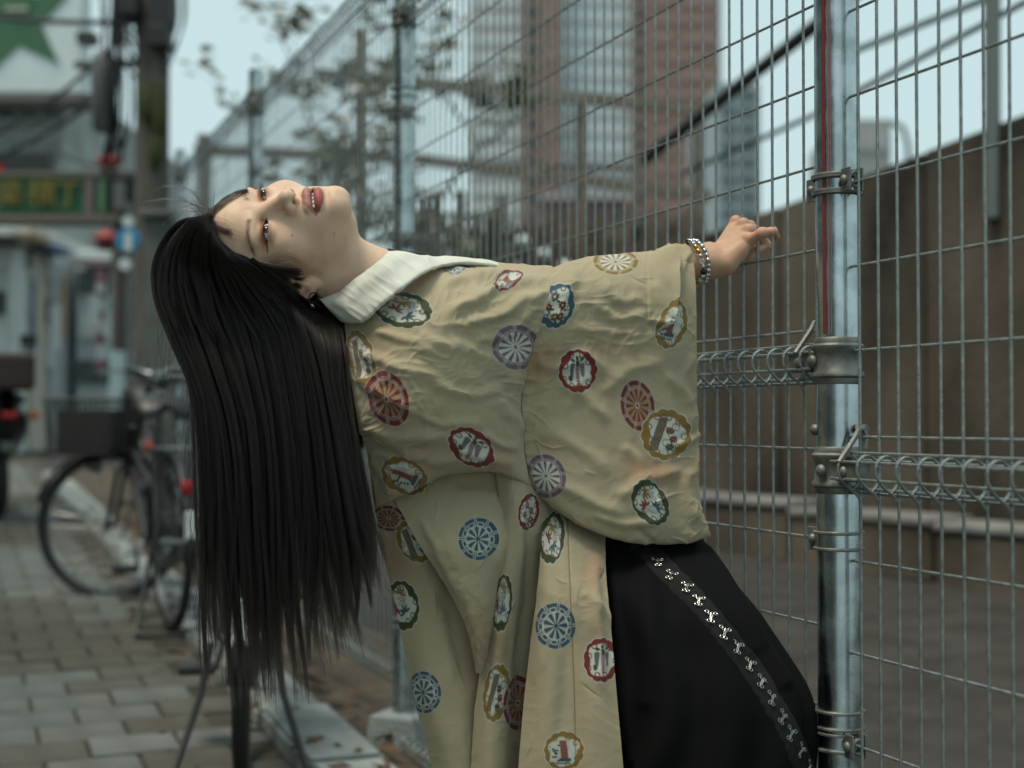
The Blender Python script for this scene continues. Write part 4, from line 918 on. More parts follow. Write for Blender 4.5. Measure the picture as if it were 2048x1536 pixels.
# ---- forearm and hand: right hand, back towards the camera, fingers hooked through the fence
def J(px, py, Y): return P(px, py, Y)
HANDPTS = dict(
    elbow=J(1185, 602, 2.060), fore=J(1330, 540, 2.110), wrist=J(1420, 521, 2.128), wrist2=J(1447, 520, 2.134),
    k1=J(1472, 447, 2.185), k2=J(1487, 452, 2.163), k3=J(1497, 464, 2.145), k4=J(1496, 482, 2.128))
H_ = HANDPTS
FING = [  # chains: index, middle, ring, little, thumb (radius at each joint)
    ([H_['k1'], J(1500, 452, 2.215), J(1503, 475, 2.232), J(1490, 492, 2.222)], [.0090, .0078, .0070, .0062]),
    ([H_['k2'], J(1509, 462, 2.200), J(1511, 488, 2.214), J(1496, 506, 2.196)], [.0092, .0080, .0072, .0062]),
    ([H_['k3'], J(1521, 474, 2.178), J(1533, 490, 2.192), J(1516, 499, 2.180)], [.0090, .0078, .0070, .0060]),
    ([H_['k4'], J(1524, 466, 2.105), J(1546, 463, 2.106), J(1552, 473, 2.128)], [.0088, .0074, .0067, .0060]),
    ([J(1440, 505, 2.165), J(1468, 512, 2.195), J(1490, 514, 2.205), J(1500, 512, 2.210)], [.012, .0105, .0088, .0075])]
def hand_sdf(p):
    d = cone(p, H_['elbow'], H_['fore'], .031, .0265)
    d = smin(d, cone(p, H_['fore'], H_['wrist'], .0265, .0222), .02)
    d = smin(d, cone(p, H_['wrist'] + np.array([0, -.004, -.008]), H_['wrist'] + np.array([0, .012, .012]), .0190, .0175), .012)
    for i, k in enumerate(('k1', 'k2', 'k3', 'k4')):
        w = H_['wrist2'] + (H_['k1'] - H_['k4']) * (.55 - .33 * i) * .55
        d = smin(d, cone(p, w, H_[k], .0155, .0096), .012)
    d = smin(d, sph(p, H_['wrist'] + (H_['wrist2'] - H_['wrist']) * .6 + np.array([.0, -.004, -.014]), .0105), .010)   # ulnar bump / heel
    d = smin(d, cone(p, J(1446, 528, 2.128), J(1478, 502, 2.126), .0105, .0100), .012)                                # hypothenar edge
    for i, (ch, rr) in enumerate(FING):
        fd = None
        for a in range(len(ch) - 1):
            c = cone(p, ch[a], ch[a + 1], rr[a], rr[a + 1]); fd = c if fd is None else smin(fd, c, .004)
        fd = smin(fd, sph(p, ch[1], rr[1] * 1.10), .003)
        d = smin(d, fd, .0055 if i < 4 else .010)
    for i, k in enumerate(('k1', 'k2', 'k3', 'k4')):           # knuckle heads and tendons
        d = smin(d, sph(p, H_[k] + np.array([-.001, -.0045, .0035]), .0086), .004)
    return d
allp = np.array([q for c, _ in FING for q in c] + [H_['wrist'], J(1345, 538, 2.09)])
av, aq = surface_nets(hand_sdf, allp.min(0) - .045, allp.max(0) + .03, .0013)
# open the forearm inside the sleeve
def hand_paint(p):
    col = np.tile(np.array([.55, .33, .215]), (len(p), 1))
    n = fbm2(p[:, 0] * 120, p[:, 2] * 120 + p[:, 1] * 50, 3, 9); col *= (1 + .10 * n)[:, None]
    for k in list(HANDPTS)[4:]:
        w = .40 * np.exp(-(((p - H_[k]) ** 2).sum(1)) / .013 ** 2); col[:] = col * (1 - w[:, None]) + np.array([.56, .27, .19]) * w[:, None]
    for ch, rr in FING:
        for q_ in ch[1:]:
            w = .38 * np.exp(-(((p - q_) ** 2).sum(1)) / .010 ** 2); col[:] = col * (1 - w[:, None]) + np.array([.55, .26, .18]) * w[:, None]
    return col
ac = hand_paint(av)
# ---- trunk, upper arm, hips and legs under the clothes (coarser, same mesh)
SH, EL = P(955, 625, 1.955), H_['elbow']
SPINE = [P(810, 640, 1.985), P(905, 735, 2.01), P(1075, 900, 2.10), P(1255, 1060, 2.12), P(1370, 1290, 1.985)]
def trunk_sdf(p):
    d = cone(p, SPINE[0], SPINE[1], .060, .098)
    for a, b, ra, rb in ((1, 2, .098, .080), (2, 3, .080, .045), (3, 4, .045, .060)): d = smin(d, cone(p, SPINE[a], SPINE[b], ra, rb), .05)
    d = smin(d, cone(p, SPINE[0], SH, .055, .050), .04); d = smin(d, cone(p, SH, EL, .042, .032), .03)
    d = smin(d, cone(p, EL, H_['fore'], .031, .0262), .02)
    for s in (0, 1):
        hip = P(1400 + 20 * s, 1420, 1.945 + .02 * s); knee = P(1410 + 20 * s, 1780, 1.93 + .03 * s); ank = P(1430 + 60 * s, 2080, 1.90 + .12 * s)
        d = smin(d, cone(p, SPINE[4], hip, .050, .046), .03); d = smin(d, cone(p, hip, knee, .046, .042), .02); d = smin(d, cone(p, knee, ank, .054, .036), .02)
    return d
tv, tq = surface_nets(trunk_sdf, (-.25, 1.72, .02), (.50, 2.22, 1.30), .007)
nv_, na_ = len(hw), len(av)
body_v = np.concatenate([hw, av, tv]); body_q = np.concatenate([hq, aq + nv_, tq + nv_ + na_])
body_c = np.concatenate([hc, ac, np.tile(np.array([.63, .47, .35]), (len(tv), 1))])
person = empty('person', (0, 0, 0))
PERSON_BASE = Vector((float(P(1450, 1400, 1.95)[0]), 1.95, gz(1.95))); person.location = PERSON_BASE
def rel(v): return np.asarray(v) - np.array(PERSON_BASE)
tag(person, 'young woman with long black hair leaning back, gripping the wire fence with one hand', 'person')
body = mesh_np('body', rel(body_v), body_q, M_skin, person, col=body_c)

# ---- eyes, teeth, lashes
M_eye = mat('eyeball', rough=.06, spec=.6); attr_col(M_eye)
for sx in (1, -1):
    c = np.array([EC[0] * sx, EC[1], EC[2]])
    n1, n2 = 60, 80
    th = np.linspace(0, math.pi * .55, n1)[:, None]; ph = np.linspace(0, 2 * math.pi, n2, endpoint=False)[None]
    gaze = np.array([.16, .96, -.10]) if sx > 0 else np.array([.10, .97, -.10]); gaze = gaze / np.linalg.norm(gaze)
    e1 = np.cross(gaze, [0, 0, 1]); e1 /= np.linalg.norm(e1); e2 = np.cross(e1, gaze)
    dirs = np.cos(th)[..., None] * gaze + np.sin(th)[..., None] * (np.cos(ph)[..., None] * e1 + np.sin(ph)[..., None] * e2)
    rad = ER + .0007 * np.exp(-(th / .30) ** 2)[..., None]
    v = h2w((c + dirs * rad).reshape(-1, 3))
    t = np.repeat(th[:, 0], n2)
    col = np.tile(np.array([.62, .60, .57]), (len(v), 1))
    ir = sstep(.50, .46, t); col = col * (1 - ir[:, None]) + np.array([.055, .032, .02]) * ir[:, None]
    lim = np.exp(-((t - .47) / .04) ** 2); col *= (1 - .8 * lim[:, None])
    pu = sstep(.20, .17, t); col = col * (1 - pu[:, None]) + .004 * pu[:, None]
    idx = np.arange(n1 * n2).reshape(n1, n2); a = idx[:-1]; b = idx[1:]
    fq = np.stack([a, b, np.roll(b, -1, 1), np.roll(a, -1, 1)], -1).reshape(-1, 4)
    mesh_np('eye', rel(v), fq, M_eye, person, col=col)
M_tooth = mat('tooth', (.74, .70, .60), .22)
for k in (-2, -1, 1, 2):
    w = .0040 if abs(k) == 1 else .0033
    cx = (abs(k) - .5) * .0068 * (1 if k > 0 else -1); cy = .0830 - .055 * cx * 5 * cx * 5
    prof = lattice(np.array([[[cx + w * math.sin(a) * s_, cy + .0022 * math.cos(a) * (s_ if s_ else 1), -.0640 - .0070 * t_] for a in np.linspace(-1.4, 1.4, 5)]
                             for t_, s_ in ((0, .85), (.45, 1.0), (.85, .92), (1.0, .55))]), 10, 10)
    mesh_np('tooth', rel(h2w(prof.reshape(-1, 3))), grid_faces(10, 10), M_tooth, person)
# ================================================================ PERSON: kimono jacket
OLIVE = np.array([.390, .322, .205]); 
INK = dict(red=(.185, .022, .019), purple=(.17, .105, .135), ochre=(.27, .165, .035), blue=(.040, .092, .128), green=(.055, .065, .026), white=(.66, .65, .56), dark=(.05, .04, .035), peach=(.36, .22, .13))
INK = {k: np.array(v) * .80 for k, v in INK.items()}
def aa(d, w): return np.clip(.5 - d / w, 0, 1)
def leafshape(x, y, ang, L, wd, ox=0, oy=0):
    c, s = math.cos(ang), math.sin(ang); u = (x - ox) * c + (y - oy) * s; v = -(x - ox) * s + (y - oy) * c
    return np.maximum(np.abs(v) - wd * np.clip(4 * (u / L) * (1 - u / L), 0, 1) , np.maximum(-u, u - L))
def motif(kind, x, y, w, seed=0):
    """colour (n,3) and coverage (n,) of one printed roundel in unit-disc coordinates"""
    r = np.hypot(x, y); th = np.arctan2(y, x); n = len(x)
    col = np.tile(INK['white'], (n, 1))
    def put(c, a):
        c = INK[c] if isinstance(c, str) else np.asarray(c); col[:] = col * (1 - a[:, None]) + c * a[:, None]
    if kind.startswith('wheel'):
        c = kind.split('_')[1]
        cov = aa(r - 1.0, w)
        put('white', cov * 0 + 1); put(c, aa(r - .985, w) )
        if c == 'blue':
            k = 9; f = (th / (2 * math.pi) * k + .13 * seed) % 1 - .5
            put('white', aa(np.maximum(np.abs(f) * 2 * math.pi / k * r - .165 * r, r - .60), w) * 1.0)
            put('dark' if False else c, aa(np.abs(np.abs(f) * 2 * math.pi / k * r - .045) - .02, w) * aa(r - .6, w) * .6)
            put('white', aa(np.abs(np.maximum(np.abs(f) * 2 * math.pi / k * .70 - .13, np.abs(r - .70) - .09)) - .018, w))
            put('white', aa(np.abs(r - .60) - .02, w)); put(c, aa(r - .10, w))
            f2 = (th / (2 * math.pi) * k + .5 + .13 * seed) % 1 - .5; d2 = np.abs(f2) * 2 * math.pi / k * r
            put('white', aa(np.abs(d2 - .045) - .016, w) * (r > .62))
        else:
            k = 12; f = (th / (2 * math.pi) * k + .13 * seed) % 1 - .5
            put('peach' if c == 'red' else 'white', aa(np.maximum(np.abs(f) * 2 * math.pi / k * r - (.012 + .125 * r), r - .66), w))
            put(c, aa(r - .11, w)); put('white', aa(np.abs(r - .10) - .02, w))
            put('white', aa(np.abs(r - .68) - .012, w)); put('white', aa(np.abs(r - .76) - .008, w))
            k = 8; f = (th / (2 * math.pi) * k + .07 * seed) % 1 - .5; d2 = np.abs(f) * 2 * math.pi / k * r
            put('white', aa(np.abs(d2 - .04) - .010, w) * (r > .72))
        return col, cov
    # cloud-edged roundels
    c = kind.split('_')[1]; k = 13
    scal = .93 + .065 * np.abs(np.cos(th * k / 2 + seed)) 
    cov = aa(r - scal, w)
    put('white', np.ones(n)); put(c, aa(r - (scal - .03), w))
    # inner white field with rolling curls biting in from the rim
    inner = .70 + .07 * np.cos(th * 3 + 1.3 * seed) + .05 * np.cos(th * 5 + 2.1 * seed)
    put('white', aa(r - inner, w))
    rg = np.random.default_rng(seed * 13 + 5)
    for a in np.linspace(0, 2 * math.pi, 9, endpoint=False) + rg.uniform(-.15, .15, 9):
        R0 = .70 + .05 * math.sin(a * 3 + seed); cx, cy = R0 * math.cos(a), R0 * math.sin(a)
        d = np.hypot(x - cx, y - cy); ph = np.arctan2(y - cy, x - cx)
        spir = np.abs(d - (.055 + .11 * (((ph - a) / (2 * math.pi)) % 1))) - .026
        put(c, aa(np.maximum(spir, d - .19), w))
    put('white', aa(np.abs(r - (scal - .02)) - .012, w) * .7)
    t = kind.split('_')[0]
    if t == 'bamboo':
        for i, (cc, ox, oy) in enumerate((('red', -.30, .05), ('dark', .15, -.18), ('blue', .12, .28), ('ochre', -.05, -.45))):
            for j in range(5):
                a = -.4 + j * .75 + i * .8 + seed; L = .34
                dl = leafshape(x, y, a, L, .055, ox, oy)
                put(cc if cc != 'dark' else 'white', aa(dl, w)); put(cc if cc != 'dark' else 'dark', aa(np.abs(dl) - .012, w) * (.9 if cc == 'dark' else 0))
    elif t == 'wisteria':
        for i, (cc, ox) in enumerate((('blue', -.26), ('red', .02), ('purple', .26))):
            L = (.62, .95, .60)[i]; top = -.35
            put('green', aa(np.maximum(np.abs(x - ox) - .012, np.abs(y - top - L / 2) - L / 2), w))
            for j in range(9):
                yy = top + L * j / 9
                for sg in (-1, 1): put(cc, aa(leafshape(x, y, math.pi / 2 - sg * .85, .17 * (1 - .5 * j / 9), .035, ox, yy), w))
        for j in range(6):
            put('green', aa(leafshape(x, y, j * 1.05 + .3, .26, .07, -.12 + .12 * (j % 3), -.42), w))
        for j in range(3): put('green', aa(leafshape(x, y, 2.4 + j * .5, .24, .06, -.22, .30), w))
    elif t == 'boat':
        hull = np.maximum(np.abs((x - .12 * y)) - .17, np.abs(y + .02) - .48); put('red', aa(hull, w) * .85)
        put(INK['red'] * 1.9, aa(hull, w) * ((np.floor(x * 14) + np.floor(y * 14)) % 2 == 0) * .8)
        put('blue', aa(np.maximum(np.abs(y - .42) - .08, np.abs(x) - .34), w)); put('blue', aa(np.maximum(np.abs(y - .58) - .03, np.abs(x + .05) - .30), w))
        put('white', aa(np.maximum(np.abs(x + .42 + .1 * y) - .22, np.abs(y - .1) - .42), w))
        for j in range(9):
            ox, oy = rg.uniform(-.6, -.22), rg.uniform(-.3, .5)
            put('green' if j % 2 else 'blue', aa(np.hypot((x - ox) / 1.8, y - oy) - .045, w))
    elif t == 'fan':
        wv = np.maximum(np.abs(x + .28 + .25 * y) - .17, np.abs(y) - .62)
        put('blue', aa(wv, w)); put('ochre', aa(wv + .03, w) * (np.sin(x * 60 + np.sin(y * 60)) * np.sin(y * 46) > -.1))
        for ox, oy, cc in ((.15, -.15, 'red'), (.30, .16, 'red'), (.05, .30, 'white'), (.36, -.30, 'white'), (.18, .46, 'green')):
            dl = np.minimum(np.hypot(x - ox - .05, (y - oy) / 1.15) - .10, np.hypot(x - ox + .05, (y - oy) / 1.15) - .10)
            put(cc, aa(dl, w)); put('dark', aa(np.abs(dl) - .012, w)); put('white', aa(np.abs(np.sin((y - oy) * 60)) - .25, .4) * aa(dl, w) * .5)
        put('dark', aa(np.abs(x - .1 - .4 * y) - .012, w) * (np.abs(y) < .5))
    elif t == 'flower':
        for ox, oy, cc in ((-.2, -.35, 'purple'), (.25, -.1, 'red'), (-.3, .15, 'red'), (.1, .45, 'ochre'), (.35, .35, 'red')):
            d = np.hypot(x - ox, y - oy); ph = np.arctan2(y - oy, x - ox); put(cc, aa(d - (.13 + .06 * np.abs(np.cos(ph * 4))), w)); put('white', aa(d - .05, w))
            for j in range(3): put('green', aa(leafshape(x, y, j * 2.2 + ox * 9, .22, .05, ox + .1, oy + .1), w))
    return col, cov
def cloth_patch(name, ctrl, step, strokes, roundels, parent, mat_, wr=1.0, seed=0, stains=(), seams=(), base=OLIVE, crump=1.0, flip=False, thick=0.0012):
    C = np.asarray(ctrl, float)
    nu = int(np.max(np.hypot(*np.diff(C[..., :2], axis=1).transpose(2, 0, 1)).sum(1)) / step) + 2
    nv = int(np.max(np.hypot(*np.diff(C[..., :2], axis=0).transpose(2, 0, 1)).sum(0)) / step) + 2
    S = lattice(C, nv, nu); px, py = S[..., 0], S[..., 1]
    G = P(px, py, S[..., 2]); N = grid_normals(G)
    if np.mean(N[nv // 3:2 * nv // 3, nu // 3:2 * nu // 3, 1]) > 0: N = -N
    D = np.zeros(px.shape)
    for st in strokes:
        pts, w, amp = st[:3]; kind = st[3] if len(st) > 3 else 'ridge'
        pts = smooth_poly(pts, 6)
        m = (px > pts[:, 0].min() - 3 * w) & (px < pts[:, 0].max() + 3 * w) & (py > pts[:, 1].min() - 3 * w) & (py < pts[:, 1].max() + 3 * w)
        if not m.any(): continue
        xx = px[m] + 5 * noise2(px[m] / 40, py[m] / 40, seed); yy = py[m] + 5 * noise2(px[m] / 40, py[m] / 40, seed + 1)
        d, t, sd_ = polydist(xx, yy, pts)
        tp = sstep(0, .18, t) * sstep(1, .75, t)
        if kind == 'ridge': D[m] += amp * tp * (np.exp(-(d / w) ** 2) - .35 * np.exp(-(d / (2.2 * w)) ** 2))
        elif kind == 'fold': D[m] += amp * sstep(0, .05, t) * sstep(1, .93, t) * np.where(sd_ > 0, np.exp(-d / (3 * w)), -.35 * np.exp(-(d / (1.0 * w)) ** 2)) * 1.0
    # fine sharp creases scattered over the cloth
    rgx = np.random.default_rng(seed * 3 + 1); ncr = int(px.size / 2600 * crump)
    for _c in range(ncr):
        ci, cj = rgx.integers(0, nv), rgx.integers(0, nu); x0, y0 = px[ci, cj], py[ci, cj]
        an = rgx.normal(.35 + .5 * math.sin(x0 / 120 + y0 / 170), .55) if crump > .7 else rgx.normal(1.45, .5); ln = rgx.uniform(22, 85); w = rgx.uniform(2.2, 5.0); bd = rgx.normal(0, .35)
        pts = np.array([(x0 + t_ * ln * math.cos(an + bd * t_), y0 + t_ * ln * math.sin(an + bd * t_)) for t_ in (-.5, -.2, .1, .5)])
        m = (px > pts[:, 0].min() - 3 * w) & (px < pts[:, 0].max() + 3 * w) & (py > pts[:, 1].min() - 3 * w) & (py < pts[:, 1].max() + 3 * w)
        if m.sum() < 4: continue
        d, t, sd_ = polydist(px[m], py[m], pts); tp = sstep(0, .3, t) * sstep(1, .6, t); amp = rgx.uniform(.0007, .0022) * (1 if rgx.random() < .7 else -.7)
        D[m] += amp * tp * np.exp(-d / w) * np.where(sd_ > 0, 1.0, np.exp(-d / w))
    # crumple: ridged noise at two scales, with drifting direction
    wx = px + 22 * noise2(px / 90, py / 90, seed + 40); wy = py + 22 * noise2(px / 90, py / 90, seed + 41)
    r1 = 1 - np.abs(noise2(wx / 62, wy / 88, seed + 2)) * 2.2; r2 = 1 - np.abs(noise2(wx / 31, wy / 27, seed + 3)) * 2.2; r3 = noise2(wx / 11, wy / 12, seed + 4)
    gate = sstep(-.25, .6, noise2(px / 130, py / 130, seed + 5))
    r4 = 1 - np.abs(noise2(wx / 17 + wy / 40, wy / 15, seed + 6)) * 2.2
    D += crump * (.0018 * r1 * (.30 + .70 * gate) + .0011 * r2 * (.3 + .7 * gate) + .0006 * r4 * gate + .00020 * r3)
    G = G + N * D[..., None]
    # ---- printed colour
    x_, y_ = px.ravel(), py.ravel()
    col = np.tile(base, (len(x_), 1)) * (1 + .045 * fbm2(x_ / 70, y_ / 70, 3, seed + 9) + .03 * noise2(x_ / 2.2, y_ / 2.2, seed + 10))[:, None]
    for (sx, sy, rx, ry, a_) in stains:
        q = np.exp(-(((x_ - sx) / rx) ** 2 + ((y_ - sy) / ry) ** 2)) * a_ * (1 + .5 * fbm2(x_ / 40, y_ / 40, 3, 77)); q = np.clip(q, 0, .8)
        col = col * (1 - q[:, None]) + np.array([.335, .185, .105]) * q[:, None]
    for k, (kd, cx, cy, rx, ry, rot) in enumerate(roundels):
        m = (np.abs(x_ - cx) < max(rx, ry) * 1.1) & (np.abs(y_ - cy) < max(rx, ry) * 1.1)
        if not m.any(): continue
        a = math.radians(rot); dx = x_[m] - cx; dy = y_[m] - cy
        u = (dx * math.cos(a) + dy * math.sin(a)) / rx; v = (-dx * math.sin(a) + dy * math.cos(a)) / ry
        c, cov = motif(kd, u, v, 1.5 / min(rx, ry), k + seed)
        c = c * (1 + .06 * noise2(x_[m] / 2.0, y_[m] / 2.0, 55))[:, None]
        cov = cov * .97; col[m] = col[m] * (1 - cov[:, None]) + c * cov[:, None]
    for pts in seams:
        d, t, _s = polydist(x_, y_, smooth_poly(pts, 8)); q = np.exp(-(d / 1.1) ** 2) * .75; col = col * (1 - q[:, None]) + np.array([.10, .065, .03]) * q[:, None]
        G.reshape(-1, 3)[:] -= N.reshape(-1, 3) * (np.exp(-(d / 2.5) ** 2) * .0012)[:, None]
    fc = grid_faces(nv, nu)
    o = mesh_np(name, rel(G.reshape(-1, 3)), fc, mat_, parent, col=np.clip(col, 0, 1))
    return o, G, S
M_cloth = mat('kimono_crepe', rough=.88, spec=.22); attr_col(M_cloth); bsdf(M_cloth).inputs['Sheen Weight'].default_value = .18; bsdf(M_cloth).inputs['Sheen Roughness'].default_value = .5
_tc = nd(M_cloth, 'ShaderNodeTexCoord'); _mp = nd(M_cloth, 'ShaderNodeMapping'); _mp.inputs['Scale'].default_value = (1, 1, .45); lk(M_cloth, _tc.outputs['Object'], _mp.inputs['Vector'])
_nz = nd(M_cloth, 'ShaderNodeTexNoise'); _nz.inputs['Scale'].default_value = 900; _nz.inputs['Detail'].default_value = 3; lk(M_cloth, _mp.outputs['Vector'], _nz.inputs['Vector'])
_bp = nd(M_cloth, 'ShaderNodeBump'); _bp.inputs['Strength'].default_value = .5; _bp.inputs['Distance'].default_value = .0008; lk(M_cloth, _nz.outputs['Fac'], _bp.inputs['Height']); lk(M_cloth, _bp.outputs['Normal'], bsdf(M_cloth).inputs['Normal'])
STEP = 1.35
kimono = empty('kimono_jacket', (0, 0, 0), parent=person)
# ---- sleeve
SL = [[(1100,565,2.06),(1150,548,2.08),(1230,532,2.11),(1300,522,2.14),(1345,516,2.16),(1385,520,2.17)],
      [(1105,533,1.99),(1150,521,2.015),(1230,509,2.05),(1300,503,2.08),(1338,490,2.10),(1384,487,2.12)],
      [(1098,590,1.925),(1150,580,1.955),(1225,570,1.985),(1295,562,2.02),(1345,562,2.055),(1391,562,2.08)],
      [(1070,680,1.925),(1138,676,1.945),(1218,672,1.972),(1300,668,2.0),(1350,670,2.035),(1393,672,2.065)],
      [(1046,780,1.94),(1122,782,1.95),(1212,786,1.97),(1300,786,2.0),(1352,784,2.03),(1395,782,2.06)],
      [(1048,880,1.945),(1115,896,1.945),(1210,906,1.96),(1300,906,1.99),(1355,902,2.02),(1397,896,2.05)],
      [(1060,955,1.948),(1122,985,1.938),(1212,1010,1.95),(1302,1018,1.975),(1360,1012,2.005),(1402,1000,2.035)],
      [(1078,993,1.965),(1142,1040,1.955),(1222,1076,1.962),(1302,1088,1.99),(1372,1084,2.015),(1421,1071,2.04)],
      [(1088,960,2.0),(1150,1000,2.0),(1225,1040,2.01),(1300,1050,2.035),(1365,1040,2.06),(1405,1020,2.07)]]
sl_st = [([(1340,492),(1349,540),(1345,600),(1322,665)], 9, .016, 'fold'), ([(1395,500),(1365,520),(1360,590)], 10, .004),
         ([(1150,525),(1130,590),(1110,650)], 16, .006), ([(1180,600),(1250,640),(1310,610)], 14, .005), ([(1140,640),(1200,665),(1290,668)], 12, .004),
         ([(1110,760),(1180,800),(1215,860)], 16, .006), ([(1200,790),(1260,740),(1330,720)], 15, .005), ([(1330,740),(1375,800),(1385,880)], 13, .006),
         ([(1070,850),(1160,900),(1230,960)], 18, .006), ([(1240,880),(1280,940),(1290,1010)], 14, .005), ([(1390,700),(1370,760),(1392,830)], 10, .004),
         ([(1230,1000),(1300,960),(1385,940)], 15, .006), ([(1110,960),(1180,1000),(1260,1040)], 14, .006), ([(1390,930),(1375,990),(1405,1060)], 13, .007),
         ([(1180,1030),(1250,1050),(1330,1045)], 10, .005), ([(1130,700),(1190,720),(1240,770)], 12, .004), ([(1300,560),(1320,620),(1300,690)], 13, .005),
         ([(1060,720),(1120,735),(1190,700)], 12, .004), ([(1350,900),(1390,880),(1398,860)], 8, .005), ([(1200,560),(1240,600),(1300,600)], 12, .004),
         ([(1270,1060),(1300,1085),(1320,1090)], 8, -.004), ([(1210,720),(1150,780),(1130,840)], 13, .004)]
sl_rd = [('wheel_ochre',1231,524,46,26,0), ('boat_ochre',1342,648,34,53,14), ('wisteria_red',1155,742,41,46,0), ('wheel_red',1275,811,34,52,-10), ('fan_ochre',1332,869,52,54,5),
         ('bamboo_green',1300,1005,36,52,-32), ('wheel_purple',1092,952,40,46,-25), ('flower_blue',1112,612,40,48,20)]
sleeve, G_sl, S_sl = cloth_patch('sleeve', SL, STEP, sl_st, sl_rd, kimono, M_cloth, seed=11, stains=((1075,725,45,40,.6),(1320,950,70,30,.55),(1290,935,60,24,.35),(1150,700,60,30,.25),(1085,915,30,30,.35),(1250,690,60,25,.2)))
# ---- back and shoulder
BD = [[(688,628,1.93),(748,606,1.885),(850,540,1.95),(930,524,2.03),(1012,528,2.05),(1104,556,2.05)],
      [(690,655,1.905),(762,632,1.84),(860,566,1.865),(940,538,1.945),(1015,531,1.985),(1106,534,1.99)],
      [(694,705,1.885),(772,690,1.82),(866,640,1.82),(950,600,1.862),(1022,585,1.90),(1100,595,1.925)],
      [(703,775,1.872),(778,764,1.812),(868,735,1.808),(950,705,1.848),(1015,692,1.888),(1069,685,1.922)],
      [(716,845,1.875),(788,838,1.822),(874,816,1.816),(954,795,1.852),(1012,786,1.895),(1046,783,1.936)],
      [(732,905,1.89),(806,900,1.845),(884,890,1.84),(960,882,1.868),(1014,880,1.905),(1048,882,1.940)],
      [(752,1003,1.925),(818,978,1.893),(886,948,1.885),(966,938,1.90),(1018,948,1.925),(1058,966,1.946)],
      [(758,1008,1.955),(824,982,1.945),(892,951,1.945),(972,942,1.955),(1022,952,1.962),(1062,970,1.968)]]
bd_st = [([(1090,548),(980,580),(880,640)], 11, .008), ([(1060,545),(950,552),(870,575)], 9, .007), ([(1100,575),(1000,630),(900,655)], 12, .008), ([(1085,600),(1020,660),(930,690)], 12, .006),
         ([(890,535),(960,545),(1030,545)], 8, .007), ([(700,700),(800,735),(900,760)], 13, .006), ([(705,740),(780,800),(850,835)], 12, .006), ([(860,760),(930,790),(1010,780)], 14, .005),
         ([(720,850),(800,880),(900,870)], 14, .006), ([(830,830),(900,850),(980,845)], 10, .004), ([(900,900),(970,915),(1040,930)], 12, .006), ([(930,700),(1000,730),(1040,790)], 14, .004),
         ([(820,660),(880,690),(960,700)], 14, .005), ([(760,880),(840,915),(940,925)], 12, .005), ([(960,860),(1010,890),(1045,905)], 9, .005), ([(740,660),(820,680),(880,720)], 10, .005),
         ([(985,800),(1030,840),(1048,880)], 10, .005), ([(1000,560),(960,600),(900,620)], 8, .004)]
bd_rd = [('bamboo_green',807,620,61,38,8), ('fan_ochre',722,716,28,61,-14), ('wheel_red',777,797,40,59,-22), ('wisteria_red',942,894,53,37,35), ('wheel_purple',1031,694,50,46,10),
         ('boat_ochre',809,952,38,52,-62), ('boat_red',1015,563,36,17,-24), ('wheel_blue',908,538,24,10,5)]
backp, G_bd, S_bd = cloth_patch('back_panel', BD, STEP, bd_st, bd_rd, kimono, M_cloth, seed=23, stains=((960,915,60,25,.45),(1040,720,25,40,.35),(740,690,50,30,.3),(820,900,60,20,.2)))
# ---- lower drape: back panel, overlapping fold, side gore, front panel
C1 = [[(738,915,1.945),(790,912,1.935),(850,915,1.94),(910,920,1.95),(960,930,1.96)],
      [(745,985,1.95),(800,985,1.938),(862,990,1.945),(920,995,1.955),(970,1000,1.965)],
      [(762,1090,1.955),(815,1092,1.940),(872,1096,1.948),(930,1100,1.960),(985,1105,1.972)],
      [(788,1200,1.955),(838,1202,1.940),(890,1206,1.945),(940,1208,1.960),(985,1212,1.975)],
      [(808,1300,1.95),(855,1302,1.935),(905,1305,1.938),(948,1308,1.955),(975,1312,1.975)],
      [(832,1410,1.945),(876,1412,1.930),(920,1414,1.932),(955,1416,1.950),(975,1418,1.972)],
      [(860,1520,1.945),(900,1522,1.928),(935,1524,1.932),(962,1526,1.950),(980,1528,1.972)],
      [(885,1640,1.945),(920,1642,1.93),(948,1644,1.935),(970,1646,1.95),(985,1648,1.972)],
      [(905,1800,1.945),(935,1800,1.93),(960,1800,1.935),(980,1800,1.95),(990,1800,1.972)]]
c1_rd = [('wheel_red',777,1037,36,26,8), ('fan_ochre',828,1082,34,48,-30), ('bamboo_green',804,1211,36,53,-8), ('wheel_blue',849,1384,34,43,-8)]
cloth_patch('back_skirt_panel', C1, STEP, [([(800,1000),(850,1130),(900,1260)], 26, .010), ([(880,1180),(920,1290),(940,1400)], 20, -.010), ([(830,1260),(860,1400),(900,1536)], 30, .004)], c1_rd, kimono, M_cloth, seed=31, crump=.55, stains=((790,1120,30,60,.4),(960,1330,25,60,.7)))
TT = [[(742,905,1.965),(830,905,1.95),(910,905,1.955),(985,915,1.965),(1066,940,1.975)],
      [(772,965,1.95),(845,965,1.936),(915,968,1.942),(985,975,1.955),(1062,990,1.970)],
      [(800,1020,1.928),(862,1022,1.912),(922,1026,1.917),(985,1034,1.932),(1044,1048,1.955)],
      [(836,1085,1.90),(884,1088,1.878),(930,1092,1.884),(978,1098,1.902),(1022,1110,1.94)],
      [(878,1150,1.898),(910,1152,1.880),(942,1156,1.886),(976,1162,1.902),(1004,1172,1.94)],
      [(916,1215,1.900),(936,1217,1.888),(956,1220,1.892),(976,1226,1.905),(992,1234,1.935)],
      [(941,1280,1.908),(951,1281,1.900),(961,1284,1.902),(972,1288,1.912),(981,1294,1.935)],
      [(952,1345,1.925),(957,1346,1.922),(961,1347,1.924),(966,1350,1.93),(970,1353,1.94)]]
